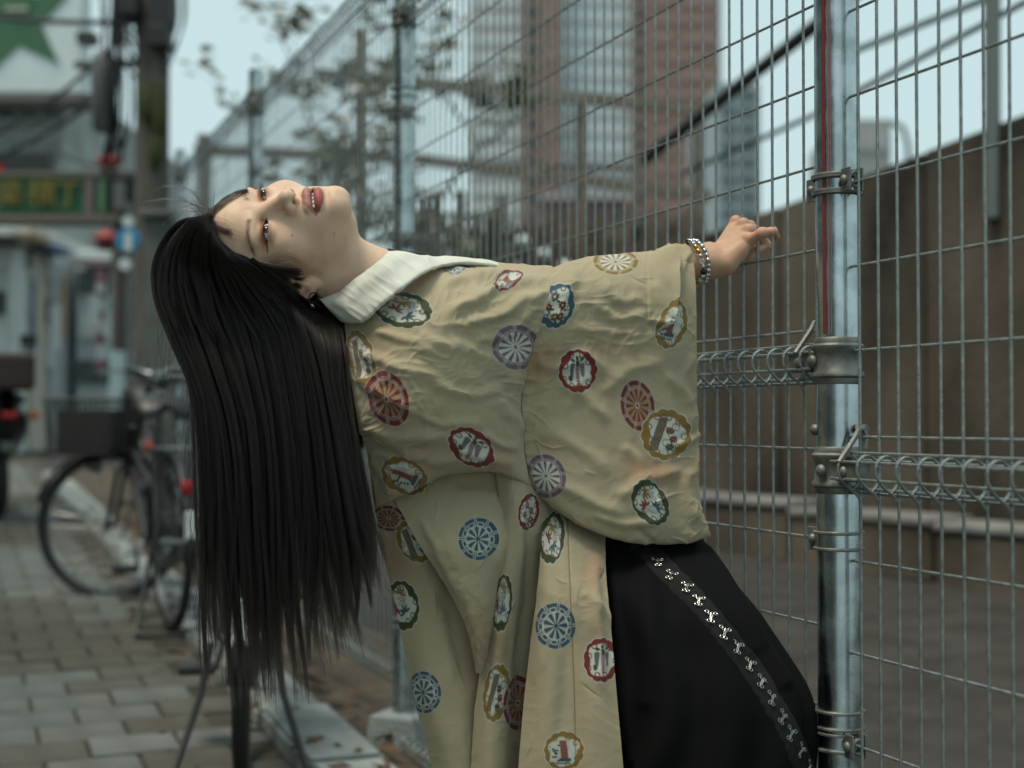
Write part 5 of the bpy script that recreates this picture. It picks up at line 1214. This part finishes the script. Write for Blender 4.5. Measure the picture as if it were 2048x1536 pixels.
cloth_patch('overlap_fold', TT, STEP, [([(900,960),(1010,975),(1055,985)], 14, -.006), ([(960,1010),(1000,1060),(1000,1160)], 14, .006), ([(830,1030),(880,1110),(930,1210)], 9, .004)],
            [('boat_ochre',809,952,38,52,-62), ('wheel_blue',956,1078,40,43,0), ('wheel_ochre',1013,948,18,14,0)], kimono, M_cloth, seed=41, crump=.6, stains=((960,1250,25,50,.4),))
C2 = [[(985,905,1.955),(1015,912,1.945),(1045,925,1.945),(1070,940,1.955),(1090,950,1.985)],
      [(998,1000,1.950),(1022,1004,1.938),(1048,1008,1.940),(1068,1012,1.958),(1085,1016,1.99)],
      [(996,1090,1.945),(1020,1092,1.930),(1044,1095,1.934),(1064,1098,1.955),(1084,1102,1.99)],
      [(984,1190,1.94),(1008,1192,1.924),(1034,1195,1.930),(1058,1198,1.953),(1080,1202,1.99)],
      [(968,1290,1.935),(996,1293,1.918),(1024,1296,1.926),(1050,1300,1.95),(1070,1304,1.988)],
      [(952,1400,1.93),(982,1403,1.912),(1012,1406,1.920),(1040,1410,1.945),(1062,1414,1.985)],
      [(942,1520,1.928),(975,1522,1.908),(1008,1524,1.915),(1038,1526,1.942),(1060,1530,1.98)],
      [(936,1640,1.928),(972,1642,1.908),(1008,1644,1.915),(1038,1646,1.942),(1060,1650,1.98)],
      [(930,1800,1.93),(970,1800,1.91),(1008,1800,1.915),(1038,1800,1.942),(1060,1800,1.98)]]
C2 = [r_[:-1] + [(r_[-1][0] + 40, r_[-1][1], r_[-1][2] + .004)] for r_ in C2]
cloth_patch('side_gore', C2, STEP, [([(1010,1020),(1005,1200),(985,1400)], 16, .006), ([(1060,1000),(1050,1200),(1030,1440)], 10, -.006)],
            [('flower_red',1057,1024,22,40,8), ('bamboo_green',1006,1206,18,61,6), ('fan_ochre',993,1386,28,62,8), ('wheel_red',1036,1406,30,56,4)], kimono, M_cloth, seed=51, crump=.5, stains=((985,1280,30,60,.5),(1040,1500,20,60,.3)))
C3 = [[(1080,955,2.01),(1115,975,2.005),(1150,995,2.005),(1185,1015,2.01),(1215,1030,2.02)],
      [(1086,1020,1.985),(1118,1032,1.975),(1150,1042,1.985),(1182,1054,2.0),(1211,1062,2.015)],
      [(1082,1100,1.925),(1115,1108,1.915),(1148,1112,1.925),(1182,1116,1.945),(1212,1120,1.965)],
      [(1074,1190,1.90),(1110,1194,1.882),(1146,1198,1.885),(1184,1202,1.895),(1218,1206,1.915)],
      [(1060,1290,1.895),(1100,1294,1.876),(1142,1298,1.880),(1186,1302,1.880),(1227,1306,1.893)],
      [(1048,1400,1.89),(1094,1403,1.870),(1140,1406,1.875),(1190,1410,1.870),(1236,1414,1.880)],
      [(1038,1520,1.885),(1088,1522,1.865),(1140,1524,1.870),(1194,1526,1.865),(1246,1530,1.872)],
      [(1032,1640,1.885),(1084,1642,1.865),(1140,1644,1.870),(1198,1646,1.865),(1254,1650,1.872)],
      [(1028,1800,1.885),(1082,1800,1.865),(1140,1800,1.870),(1200,1800,1.865),(1260,1800,1.872)]]
frontp, G_c3, S_c3 = cloth_patch('front_panel', C3, STEP, [([(1100,1060),(1085,1200),(1070,1400)], 14, .005), ([(1190,1080),(1195,1250),(1215,1420)], 12, .006), ([(1120,1120),(1130,1300),(1120,1500)], 16, -.003), ([(1160,1180),(1215,1230),(1225,1260)], 10, .004)],
            [('bamboo_green',1104,1076,27,56,6), ('wheel_blue',1112,1252,40,47,0), ('wisteria_red',1203,1320,38,47,0), ('boat_ochre',1128,1502,42,42,0)], kimono, M_cloth, seed=61, crump=.5,
            seams=([(1136,1030),(1142,1200),(1149,1400),(1152,1560),(1155,1790)],), stains=((1190,1140,25,50,.55),(1195,1260,22,40,.35),(1060,1330,15,70,.25)))
# ---- white collar band
M_collar = mat('collar_cotton', (.60, .60, .52), .85, spec=.2); noisy(M_collar, (.58, .58, .50), (.66, .655, .57), 40, 4, .3, .7, .05, 700)
CL = [[(640,600,1.925),(676,586,1.895),(716,556,1.868),(757,524,1.862),(786,503,1.885),(835,512,1.945),(905,514,2.0),(985,524,2.03),(1050,540,2.04)],
      [(652,610,1.905),(690,598,1.868),(730,566,1.846),(772,533,1.842),(806,508,1.868),(850,514,1.925),(915,515,1.985),(990,526,2.015),(1048,542,2.025)],
      [(664,624,1.90),(704,614,1.856),(746,584,1.836),(790,550,1.834),(830,522,1.862),(868,520,1.910),(922,518,1.965),(992,528,2.0),(1046,543,2.015)],
      [(682,640,1.897),(722,640,1.845),(764,604,1.822),(808,569,1.82),(848,541,1.845),(884,529,1.902),(930,524,1.95),(994,531,1.985),(1044,544,2.005)],
      [(688,642,1.903),(725,643,1.852),(766,607,1.829),(810,572,1.827),(850,544,1.852),(887,533,1.912),(932,528,1.958),(995,534,1.99),(1043,545,2.008)]]
Sc = lattice(CL, 60, 300); Gc = P(Sc[..., 0], Sc[..., 1], Sc[..., 2]); Nc = grid_normals(Gc); Nc = -Nc if Nc[..., 1].mean() > 0 else Nc
Dc = .0011 * fbm2((Sc[..., 0] + Sc[..., 1]) / 60, (Sc[..., 0] - Sc[..., 1]) / 30, 2, 91) + .0007 * (1 - np.abs(noise2((Sc[..., 0] + .7 * Sc[..., 1]) / 46, (Sc[..., 1] - .7 * Sc[..., 0]) / 16, 92)) * 2)
mesh_np('collar', rel((Gc + Nc * Dc[..., None]).reshape(-1, 3)), grid_faces(60, 300), M_collar, kimono).modifiers.new('thick', 'SOLIDIFY').thickness = .0012
# ================================================================ skirt with hook tape
M_skirt = mat('black_cotton', (.0045, .0045, .005), .85, spec=.10)
skirt_rows = [(1000,1120,1372,2.09,.04),(1080,1130,1402,2.08,.045),(1150,1140,1452,2.035,.07),(1230,1180,1512,1.995,.085),(1310,1196,1563,1.975,.092),(1380,1206,1607,1.96,.098),(1450,1214,1630,1.95,.102),(1536,1220,1629,1.945,.106),(1700,1220,1600,1.945,.11),(1900,1200,1570,1.945,.12),(2090,1180,1560,1.945,.13)]
rows = np.array(skirt_rows, float); tt = np.linspace(0, 1, 420); rr_ = cr_weights(len(rows), tt) @ rows
phi_ = np.linspace(0, 2 * math.pi, 261)
cxp = (rr_[:, 1] + rr_[:, 2]) / 2; hw_ = (rr_[:, 2] - rr_[:, 1]) / 2
PX = cxp[:, None] - hw_[:, None] * np.cos(phi_)[None]; PYY = np.repeat(rr_[:, :1], len(phi_), 1) + 0 * PX
YY = rr_[:, 3:4] - rr_[:, 4:5] * np.sign(np.sin(phi_)) * np.abs(np.sin(phi_)) ** 1.0
Gs = P(PX, PYY, YY); Ns = grid_normals(Gs); Ns = -Ns if Ns[200, 65, 1] > 0 else Ns
Ds = .006 * np.sin(phi_[None] * 9 + rr_[:, :1] / 130 + 1.5 * noise2(PX / 120, PYY / 200, 71)) * sstep(1040, 1300, PYY) + .004 * noise2(PX / 60, PYY / 150, 72)
for pts, w, a in (([(1275,1085),(1300,1200),(1290,1400)], 22, .007), ([(1380,1085),(1430,1180),(1500,1300)], 14, .006), ([(1420,1100),(1480,1230),(1560,1370)], 12, .006), ([(1225,1100),(1235,1300),(1250,1520)], 10, .005)):
    d, t, _s = polydist(PX, PYY, smooth_poly(pts)); Ds += a * np.exp(-(d / w) ** 2) * (np.sin(phi_)[None] > 0)
Gs = Gs + Ns * Ds[..., None]
skirt = mesh_np('skirt', rel(Gs.reshape(-1, 3)), grid_faces(*Gs.shape[:2]), M_skirt, person)
spx, spy = proj(Gs); front = (np.sin(phi_) > .02)[None] & (spx > 0)
def on_skirt(x, y, off=.0):
    d = np.where(front, (spx - x) ** 2 + (spy - y) ** 2, 1e12); i = np.unravel_index(np.argmin(d), d.shape)
    return Gs[i] + Ns[i] * off, Ns[i]
M_tape = mat('hook_tape', (.010, .0105, .0115), .7, spec=.3); noisy(M_tape, (.0035, .004, .0045), (.0065, .007, .008), 400, 2, .3, .7, .4, 900)
M_hook = mat('hook_steel', (.52, .50, .46), .28, 1.0)
tape_c = smooth_poly([(1268,1082),(1293,1098),(1342,1150),(1395,1203),(1447,1264),(1497,1329),(1541,1397),(1580,1466),(1606,1530),(1622,1600)], 8)
tg = np.gradient(tape_c, axis=0); tg /= np.linalg.norm(tg, axis=1, keepdims=True); nr = np.stack([-tg[:, 1], tg[:, 0]], 1)
band = []
for c, n_ in zip(tape_c, nr):
    row = []
    for k, s_ in enumerate(np.linspace(-1, 1, 9)):
        q = c + n_ * s_ * 21; w_, nn = on_skirt(q[0], q[1]); row.append(w_ + nn * (.0018 + .0012 * (abs(s_) < .1) - .0016 * (k in (0, 8))))
    band.append(row)
band = np.array(band); band = lattice(band, len(band) * 2, 33)
tape = mesh_np('hook_tape', rel(band.reshape(-1, 3)), grid_faces(*band.shape[:2]), M_tape, skirt)
hooks_px = [(1293,1098),(1316,1128),(1342,1153),(1371,1178),(1395,1205),(1420,1236),(1447,1266),(1473,1297),(1497,1331),(1520,1365),(1541,1398),(1562,1434),(1580,1466),(1598,1500),(1612,1532)]
hm = MB()
def ring(cx, cy, r, z=0, n=12, wr=.00043): hm.tube([(cx + r * math.cos(2 * math.pi * k / n), cy + r * math.sin(2 * math.pi * k / n), z) for k in range(n)], wr, 6, closed=True)
ring(-.0062, .0022, .0019); ring(-.0062, -.0022, .0019); ring(.0050, .0050, .0019); ring(.0050, -.0050, .0019)
hm.tube([(-.0050, .0008, 0), (.0, .0009, .0008), (.0034, .0007, .0014), (.0042, 0, .0016), (.0034, -.0007, .0014), (0, -.0009, .0008), (-.0050, -.0008, 0)], .00043, 6)
hm.tube([(.0040, .0036, 0), (.0018, .0026, .0004), (.0012, 0, .0006), (.0018, -.0026, .0004), (.0040, -.0036, 0)], .00043, 6)
hook_me = hm.data('hook', M_hook, True)
for i, (x, y) in enumerate(hooks_px):
    w_, nn = on_skirt(x, y); k = min(len(tape_c) - 1, int(np.argmin(((tape_c - np.array([x, y])) ** 2).sum(1))))
    across, _n = on_skirt(x + nr[k][0] * 12, y + nr[k][1] * 12); ax_ = Vector(across - w_).normalized(); z_ = Vector(nn).normalized(); ax_ = (ax_ - z_ * ax_.dot(z_)).normalized(); ay_ = z_.cross(ax_)
    o = link(bpy.data.objects.new('hook', hook_me), skirt)
    tw = .5 + .35 * random.uniform(-1, 1); ca, sa = math.cos(tw), math.sin(tw); bx_ = -(ax_ * ca + ay_ * sa); by_ = -(ay_ * ca - ax_ * sa)
    p_ = Vector(rel(w_ + nn * .0042)); o.matrix_local = Matrix(((bx_.x, by_.x, z_.x, p_.x), (bx_.y, by_.y, z_.y, p_.y), (bx_.z, by_.z, z_.z, p_.z), (0, 0, 0, 1))) @ Matrix.Scale(1.22, 4)
# ---- shoes below the hem
M_shoe = mat('black_leather', (.012, .012, .013), .35)
for s in (0, 1):
    a_ = Vector((float(P(1430 + 60 * s, 2080, 1.90 + .12 * s)[0]), 1.90 + .12 * s, gz(1.95)))
    sh = lattice(np.array([[[a_.x + x, a_.y + w * math.cos(t), a_.z + .003 + h_ * max(0, math.sin(t))] for t in np.linspace(-.2, math.pi + .2, 7)] for x, w, h_ in ((-.09, .020, .03), (-.07, .036, .10), (-.02, .038, .12), (.05, .042, .07), (.11, .045, .05), (.15, .030, .035), (.16, .008, .02))]), 30, 16)
    mesh_np('shoe', rel(sh.reshape(-1, 3)), grid_faces(30, 16), M_shoe, person)
# ================================================================ PERSON: hair
M_hair = bpy.data.materials.new('black_hair'); M_hair.use_nodes = True
_n = M_hair.node_tree.nodes; _n.clear(); _out = _n.new('ShaderNodeOutputMaterial'); _hb = _n.new('ShaderNodeBsdfHairPrincipled')
_hb.parametrization = 'COLOR'; _hb.inputs['Color'].default_value = (.0095, .0070, .0058, 1); _hb.inputs['Roughness'].default_value = .28; _hb.inputs['Radial Roughness'].default_value = .45
_hb.inputs['Coat'].default_value = .0; _hb.inputs['IOR'].default_value = 1.42
if 'Random Color' in _hb.inputs: _hb.inputs['Random Color'].default_value = .25
M_hair.node_tree.links.new(_hb.outputs[0], _out.inputs[0])
hpx, hpy = proj(hw)
def head_Y(x, y):
    m = (np.abs(hpx - x) < 5) & (np.abs(hpy - y) < 5); return hw[m, 1].min() if m.any() else 9.0
def hair_object(name, pts, rad, parent):
    """pts (n,k,3) world, rad (k,) or (n,k)"""
    n, k, _ = pts.shape
    hc_ = bpy.data.hair_curves.new(name); hc_.add_curves([k] * n)
    hc_.attributes['position'].data.foreach_set('vector', rel(pts).astype(np.float32).ravel())
    ra = hc_.attributes.get('radius') or hc_.attributes.new('radius', 'FLOAT', 'POINT')
    ra.data.foreach_set('value', np.broadcast_to(rad, (n, k)).astype(np.float32).ravel())
    hc_.materials.append(M_hair)
    return link(bpy.data.objects.new(name, hc_), parent)
GD = [[(418,428),(348,452),(308,518),(308,590),(342,680),(383,775),(396,900),(404,1050),(412,1200),(418,1370)],
      [(420,430),(366,458),(336,528),(342,612),(376,700),(410,800),(424,910),(430,1055),(436,1205),(446,1400)],
      [(421,434),(384,472),(364,548),(378,640),(410,730),(440,830),(455,950),(462,1100),(470,1250),(482,1428)],
      [(425,440),(404,486),(398,568),(415,652),(445,742),(475,842),(490,960),(497,1100),(505,1250),(520,1438)],
      [(427,456),(428,498),(438,572),(460,655),(490,746),(515,846),(526,960),(533,1100),(542,1250),(560,1436)],
      [(432,472),(452,516),(484,572),(510,642),(535,742),(555,846),(566,962),(572,1100),(582,1250),(600,1425)],
      [(444,488),(476,528),(518,572),(553,636),(578,742),(596,850),(607,970),(614,1100),(624,1232),(640,1395)],
      [(464,503),(502,534),(546,572),(584,634),(612,742),(630,852),(643,970),(656,1100),(670,1222),(684,1350)],
      [(496,516),(530,542),(566,578),(604,645),(636,746),(657,858),(675,968),(692,1085),(706,1195),(714,1300)],
      [(560,560),(600,600),(630,632),(652,690),(662,762),(686,868),(703,958),(716,1045),(728,1125),(740,1215)],
      [(620,606),(655,622),(680,650),(690,706),(698,786),(710,868),(724,948),(736,1028),(746,1100),(758,1182)]]
GY = [1.885, 1.915, 1.925, 1.915, 1.90, 1.89, 1.885, 1.885, 1.885, 1.885]
gl = []
for ci, col_ in enumerate(GD):
    c = []
    for ri, (x, y) in enumerate(col_):
        Yb = GY[ri] - .030 * min(1, ci / 6) * (ri >= 2) - .020 * (ci >= 8) * (ri >= 3)
        hy = head_Y(x, y)
        c.append((x, y, min(Yb, hy - .007) if ri < 6 else Yb))
    gl.append(c)
GLAT = np.array(gl).transpose(1, 0, 2)                     # rows along strand, cols across
def strands(n, seed, vmax=1.0, thick=.11, npt=30, nclump=300, clump=.90, wob=1.0, ur=(0, 1)):
    rg = np.random.default_rng(seed)
    u = rg.uniform(ur[0], ur[1], n); t = rg.uniform(0, 1, n) ** 1.25
    cu = rg.uniform(ur[0], ur[1], nclump); ct = rg.uniform(0, 1, nclump)
    cid = np.argmin((u[:, None] - cu[None]) ** 2 * 60 + (t[:, None] - ct[None]) ** 2 * .35, 1)
    Lc = vmax * (1 - .26 * rg.beta(1.2, 2.2, nclump)); L = Lc[cid] * (1 - .14 * rg.beta(1, 3, n))
    short = rg.random(n) < .10; L = np.where(short, L * rg.uniform(.55, .95, n), L)
    s = np.linspace(0, 1, npt)[None] * L[:, None]           # (n,npt) position along guide 0..1
    k = (.45 * sstep(.06, .30, s) + .55 * sstep(.30, 1.0, s)) * clump * rg.uniform(.45, 1.1, n)[:, None]
    uu = u[:, None] + (cu[cid] - u)[:, None] * k; tt_ = t[:, None] + (ct[cid] - t)[:, None] * k
    R = len(GLAT); Cn = GLAT.shape[1]
    A = cr_weights(R, s.ravel()); B = cr_weights(Cn, np.clip(uu, 0, 1).ravel())
    q = np.einsum('nr,rck,nc->nk', A, GLAT, B).reshape(n, npt, 3)
    ph = rg.uniform(0, 6.28, nclump)[cid][:, None]; ph2 = rg.uniform(0, 6.28, n)[:, None]; fr = rg.uniform(.7, 1.4, nclump)[cid][:, None]
    env = sstep(.35, 1, s)
    q[..., 0] += (sstep(.1, .6, s) * 5 * np.sin(5 * s + ph * 3)) + wob * (env * 7 * np.sin(7 * fr * s + ph) + env ** 3 * 9 * np.sin(11 * s + ph * 2) + (.6 + 1.8 * s) * np.sin(9 * s + ph2) + rg.normal(0, 1.2, n)[:, None] * (.4 + s))
    q[..., 1] += rg.normal(0, 2.0, n)[:, None] * sstep(0, .1, s)
    curl = env ** 4 * rg.normal(0, 15, nclump)[cid][:, None]; q[..., 0] += curl
    fly = (rg.random(n) < .05)[:, None]; q[..., 0] += fly * env * rg.normal(0, 22, n)[:, None] * np.sin(4 * s + ph2)
    prof = np.interp(s, [0, .12, .3, .5, 1], [.12, .30, .75, 1.0, .85])
    q[..., 2] += tt_ * thick * prof + .004 * np.sin(8 * s + ph) * env
    # deep layers hug the centre line of the fall, so the mass is rounded
    return P(q[..., 0], q[..., 1], q[..., 2]), L
pts_, L_ = strands(20000, 3)
hair = empty('hair', (0, 0, 0), parent=person)
tap = .00019 * np.clip(1.15 - np.linspace(0, 1, 30) ** 3, .35, 1)
hair_object('hair_fall', pts_, tap, hair)
def lock(name, guides, n, seed, spread, r0=.00017, npt=18, thick=.012, lenvar=.08, wob=1.0, nclump=0, relief=0.0):
    """a lock between guide polylines [(x,y,Y)...]"""
    rg = np.random.default_rng(seed); Gd = np.array(guides, float).transpose(1, 0, 2)
    u = rg.uniform(0, 1, n); L = 1 - lenvar * rg.beta(1, 2, n); s = np.linspace(0, 1, npt)[None] * L[:, None]; uu = np.repeat(u[:, None], npt, 1)
    rel_ = 0
    if nclump:
        cu = rg.uniform(0, 1, nclump); cid = np.argmin(np.abs(u[:, None] - cu[None]) + rg.uniform(0, .035, (n, nclump)), 1)
        Lc = 1 - lenvar * rg.beta(1.2, 1.6, nclump); L = Lc[cid] * (1 - .12 * rg.random(n)); s = np.linspace(0, 1, npt)[None] * L[:, None]
        sh = rg.normal(0, .035, nclump)[cid][:, None] * sstep(.1, .9, s)
        uu = np.clip(u[:, None] + (cu[cid] - u)[:, None] * sstep(.05, .8, s) * .85 + sh, 0, 1); rel_ = rg.uniform(-1, 1, nclump)[cid][:, None] * relief * sstep(.02, .25, s)
    A = cr_weights(len(Gd), s.ravel()); B = cr_weights(Gd.shape[1], uu.ravel())
    q = np.einsum('nr,rck,nc->nk', A, Gd, B).reshape(n, npt, 3)
    q[..., 0] += wob * spread * (rg.normal(0, 1, n)[:, None] * s + .5 * np.sin(6 * s + rg.uniform(0, 6, n)[:, None])); q[..., 1] += wob * spread * rg.normal(0, 1, n)[:, None] * s
    q[..., 2] += rg.uniform(0, thick, n)[:, None] * np.sin(np.clip(s, 0, 1) * 2.2 + .2) + rel_
    return hair_object(name, P(q[..., 0], q[..., 1], q[..., 2]), r0 * np.clip(1.1 - np.linspace(0, 1, npt) ** 4 * .5, .3, 1), hair)
def gy(pts, off=.006, d=1.9):
    o = []
    for x, y in pts:
        h_ = head_Y(x, y); o.append((x, y, (h_ if h_ < 5 else d) - off))
    return o
lock('crown_layer', [gy([(419,426),(372,444),(330,500),(318,580),(345,660)], .010), gy([(424,432),(396,462),(380,540),(400,630),(440,720)], .012), gy([(427,450),(434,495),(460,562),(500,635),(545,715)], .014), gy([(436,476),(466,520),(510,562),(558,616),(600,690)], .014), gy([(462,500),(502,528),(542,558),(580,598),(610,645)], .012)], 6500, 12, 1.6, lenvar=.55, thick=.006, nclump=110, relief=.0045)
lock('fringe_lock', [gy([(422,434),(432,446),(446,454),(464,459)], .006), gy([(420,440),(430,456),(446,465),(466,471)], .006)], 75, 13, 1.7, lenvar=.15, thick=.004)
lock('fringe_wisps', [gy([(420,430),(440,436),(462,446),(488,458)], .004), gy([(424,446),(440,462),(458,474),(482,486)], .004)], 34, 23, 4.0, r0=.00009, lenvar=.5, thick=.003)
lock('far_fringe', [gy([(419,428),(440,402),(468,386),(497,378)], .003, 1.86), gy([(421,430),(446,408),(474,390),(499,381)], .004, 1.86)], 130, 14, 1.6, lenvar=.25, thick=.006)
lock('side_lock', [gy([(490,515),(530,527),(570,534),(609,536)], .009), gy([(492,520),(530,540),(572,552),(612,560)], .010)], 430, 15, 1.0, lenvar=.16, thick=.008, nclump=16, relief=.002)
lock('ear_lock', [gy([(505,515),(545,545),(580,570),(606,592)], .012), gy([(500,520),(530,562),(560,596),(588,622)], .014)], 700, 16, 2.0, lenvar=.25, thick=.010, nclump=14, relief=.003)
lock('baby_hair', [gy([(545,528),(580,520),(604,527),(616,541)], .0015), gy([(520,516),(560,505),(590,512),(604,526)], .0015)], 16, 17, 3.5, r0=.00008, lenvar=.5, thick=.002)
lock('far_strands', [[(775,497,2.02),(815,503,2.02),(850,508,2.03),(905,520,2.05)], [(780,506,2.02),(815,512,2.02),(850,516,2.03),(905,526,2.05)]], 300, 18, 2.0, lenvar=.5, thick=.02)
lock('nape_hair', [[(585,575,1.945),(600,625,1.945),(625,700,1.94),(650,800,1.935),(675,920,1.93)], [(640,585,1.95),(665,625,1.95),(680,690,1.945),(692,780,1.935),(712,900,1.93)], [(672,600,1.955),(694,632,1.955),(704,690,1.95),(712,780,1.94),(728,900,1.935)]], 2600, 19, 2.0, lenvar=.2, thick=.02, npt=20)
rg = np.random.default_rng(99)
fw_ = []
for i in range(60):
    x0, y0 = 418 + rg.normal(0, 8), 430 + rg.normal(0, 5); a = rg.uniform(-2.9, -1.5); l_ = rg.uniform(25, 110); bend = rg.normal(-.9, .8)
    q = [(x0, y0)]; 
    for j in range(11): a += bend / 11; q.append((q[-1][0] + math.cos(a) * l_ / 11, q[-1][1] + math.sin(a) * l_ / 11))
    q = np.array(q); fw_.append(P(q[:, 0], q[:, 1], 1.885 + .02 * rg.normal()))
for cur in ([(418,424),(400,398),(372,378),(330,372),(300,385)], [(410,430),(385,408),(350,398),(310,400),(270,408)], [(405,432),(380,425),(350,430),(325,455),(312,490)]):
    for i in range(7):
        q = smooth_poly(np.array(cur, float) + rg.normal(0, 2.5, (5, 2)), 3)[:12]; q = cr_weights(len(q), np.linspace(0, 1, 12)) @ q; fw_.append(P(q[:, 0], q[:, 1], 1.885 + .01 * rg.normal()))
hair_object('flyaway_strands', np.array(fw_), .00019 * np.clip(1.1 - np.linspace(0, 1, 12) ** 2, .3, 1), hair)
fw2 = []
for i in range(150):                                       # loose wisps along both edges of the fall
    left = rg.random() < .6; y0 = rg.uniform(620, 1150); x0 = np.interp(y0, [600, 700, 780, 900, 1050, 1200], [312, 352, 385, 397, 404, 413]) if left else np.interp(y0, [640, 760, 870, 960, 1130], [690, 692, 708, 728, 756])
    l_ = rg.uniform(80, 260); s = np.linspace(0, 1, 14); sg = -1 if left else 1
    fw2.append(P(x0 + sg * (rg.uniform(0, 26) * np.sin(s * rg.uniform(1.5, 3.2)) + rg.uniform(-2, 3)) + 5 * np.sin(6 * s + rg.uniform(0, 6)), y0 + l_ * s, 1.88 + .03 * rg.normal() + 0 * s))
hair_object('loose_wisps', np.array(fw2), .00016 * np.clip(1.1 - np.linspace(0, 1, 14) ** 2, .3, 1), hair)
# lashes and brow hairs
ls = []
for sx in (1, -1):
    for ex in np.linspace(-.013, .0165, 34):
        q0 = np.array([(EC[0] + ex), 0, lid_hi(np.array(ex)) + TILT * ex + .0003]); dx = ex; q0[1] = EC[1] + math.sqrt(max(1e-6, .0142 ** 2 - dx ** 2 - q0[2] ** 2))
        o_ = np.array([ex * .35 + .0012 * random.uniform(-1, 1), .0045, -.0005]); o2 = np.array([ex * .55, .0066, .0034])
        c = np.array([q0, q0 + o_ * .6, q0 + o_ * .95 + (o2 - o_) * .3, q0 + o2]); c[:, 0] *= sx; ls.append(h2w(c))
hair_object('eyelashes', np.array(ls), .00014 * np.array([1, .9, .6, .25]), person)
br = []
hx, hy_, hz = hv[:, 0], hv[:, 1], hv[:, 2]
for i in range(420):
    s0 = rg.uniform(.014, .055); sx = 1 if rg.random() < .5 else -1
    bz = .0215 + .0035 * max(-1, 1 - ((s0 - .040) / .022) ** 2) - .10 * max(0, s0 - .045); z0 = bz + rg.normal(0, .0022) * (1 if s0 < .04 else .6)
    def surf(xx, zz):
        m = np.argmin((hx - xx) ** 2 + (hz - zz) ** 2 + 1e3 * (hy_ < .02)); return np.array([xx, hy_[m], zz])
    a = surf(s0 * sx, z0); b = surf((s0 + .0042) * sx, z0 + .0016 - .05 * max(0, s0 - .03)); 
    br.append(h2w(np.array([a, (a + b) / 2 + [0, .0007, 0], b + [0, .0005, 0]])))
hair_object('eyebrows', np.array(br), .00006 * np.array([1, .9, .3]), person)
# ================================================================ bracelets and earrings
M_steel = mat('steel_bead', (.55, .56, .56), .15, 1.0); M_goldb = mat('gold_bead', (.62, .40, .12), .2, 1.0); M_blackb = mat('black_bead', (.006, .006, .007), .12)
M_glass = mat('glass_bead', (.85, .87, .88), .03); bsdf(M_glass).inputs['Transmission Weight'].default_value = .85
axis = Vector(H_['wrist'] - H_['fore']).normalized()
def bead(r, m):
    mb = MB(); mb.lathe([(.0006, -r)] + [(r * math.sin(a), -r * math.cos(a)) for a in np.linspace(.35, math.pi - .35, 7)] + [(.0006, r)], n=12); return mb.data('bead', m, True)
bms = {k: bead(r, m) for k, r, m in (('s', .0043, M_steel), ('g', .0043, M_goldb), ('k', .0046, M_blackb), ('c', .0044, M_glass), ('r', .0034, M_steel))}
e1 = axis.orthogonal().normalized(); e2 = axis.cross(e1)
for bi, (t0, pat, rad) in enumerate(((P(1386, 526, 2.116), 'crgkrsrggrcrkscgrsk', .0335), (P(1398, 524, 2.121), 'srssrsrssrsrssrsrsr', .0322))):
    br_o = empty('bracelet', tuple(rel(t0)), parent=person)
    nb_ = len(pat) + 7
    for i in range(nb_):
        a = 2 * math.pi * i / nb_; ch = pat[i % len(pat)]
        o = link(bpy.data.objects.new('bead', bms[ch]), br_o)
        o.location = (e1 * math.cos(a) + e2 * math.sin(a)) * rad + axis * (.0012 * math.sin(3 * a + bi))
        tdir = (-e1 * math.sin(a) + e2 * math.cos(a)); o.rotation_euler = tdir.to_track_quat('Z', 'Y').to_euler()
stud = MB(); stud.lathe([(.0003, -.0022), (.0014, -.0016), (.0022, 0), (.0014, .0016), (.0003, .0022)], n=10); stud_me = stud.data('stud', M_steel, True)
for x, y in ((581, 603), (597, 605), (615, 601), (572, 612)):
    o = link(bpy.data.objects.new('ear_stud', stud_me), person); hy = head_Y(x, y); o.location = rel(P(x, y, (hy if hy < 5 else 1.905) - .0018))
hp = MB(); hp.tube([(.0062 * math.cos(a), 0, .0066 * math.sin(a)) for a in np.linspace(0, 2 * math.pi, 20, endpoint=False)], .00085, 6, closed=True)
eh = hp.build('ear_hoop', M_blackb, person, True); hyl = head_Y(626, 586); eh.location = rel(P(627, 595, (hyl if hyl < 5 else 1.90) - .003)); eh.rotation_euler = (.2, 0, .4)
ch_ = MB()
for k in range(5):
    a = math.pi / 2 + k * 2 * math.pi / 5; ch_.tube([(0, 0, -.0105), (.0036 * math.cos(a), 0, -.0105 + .0036 * math.sin(a))], [.0014, .0004], 6)
ch_.tube([(0, 0, -.0066), (0, 0, -.0085)], .0004, 5)
ch_.build('star_charm', M_steel, eh, True)
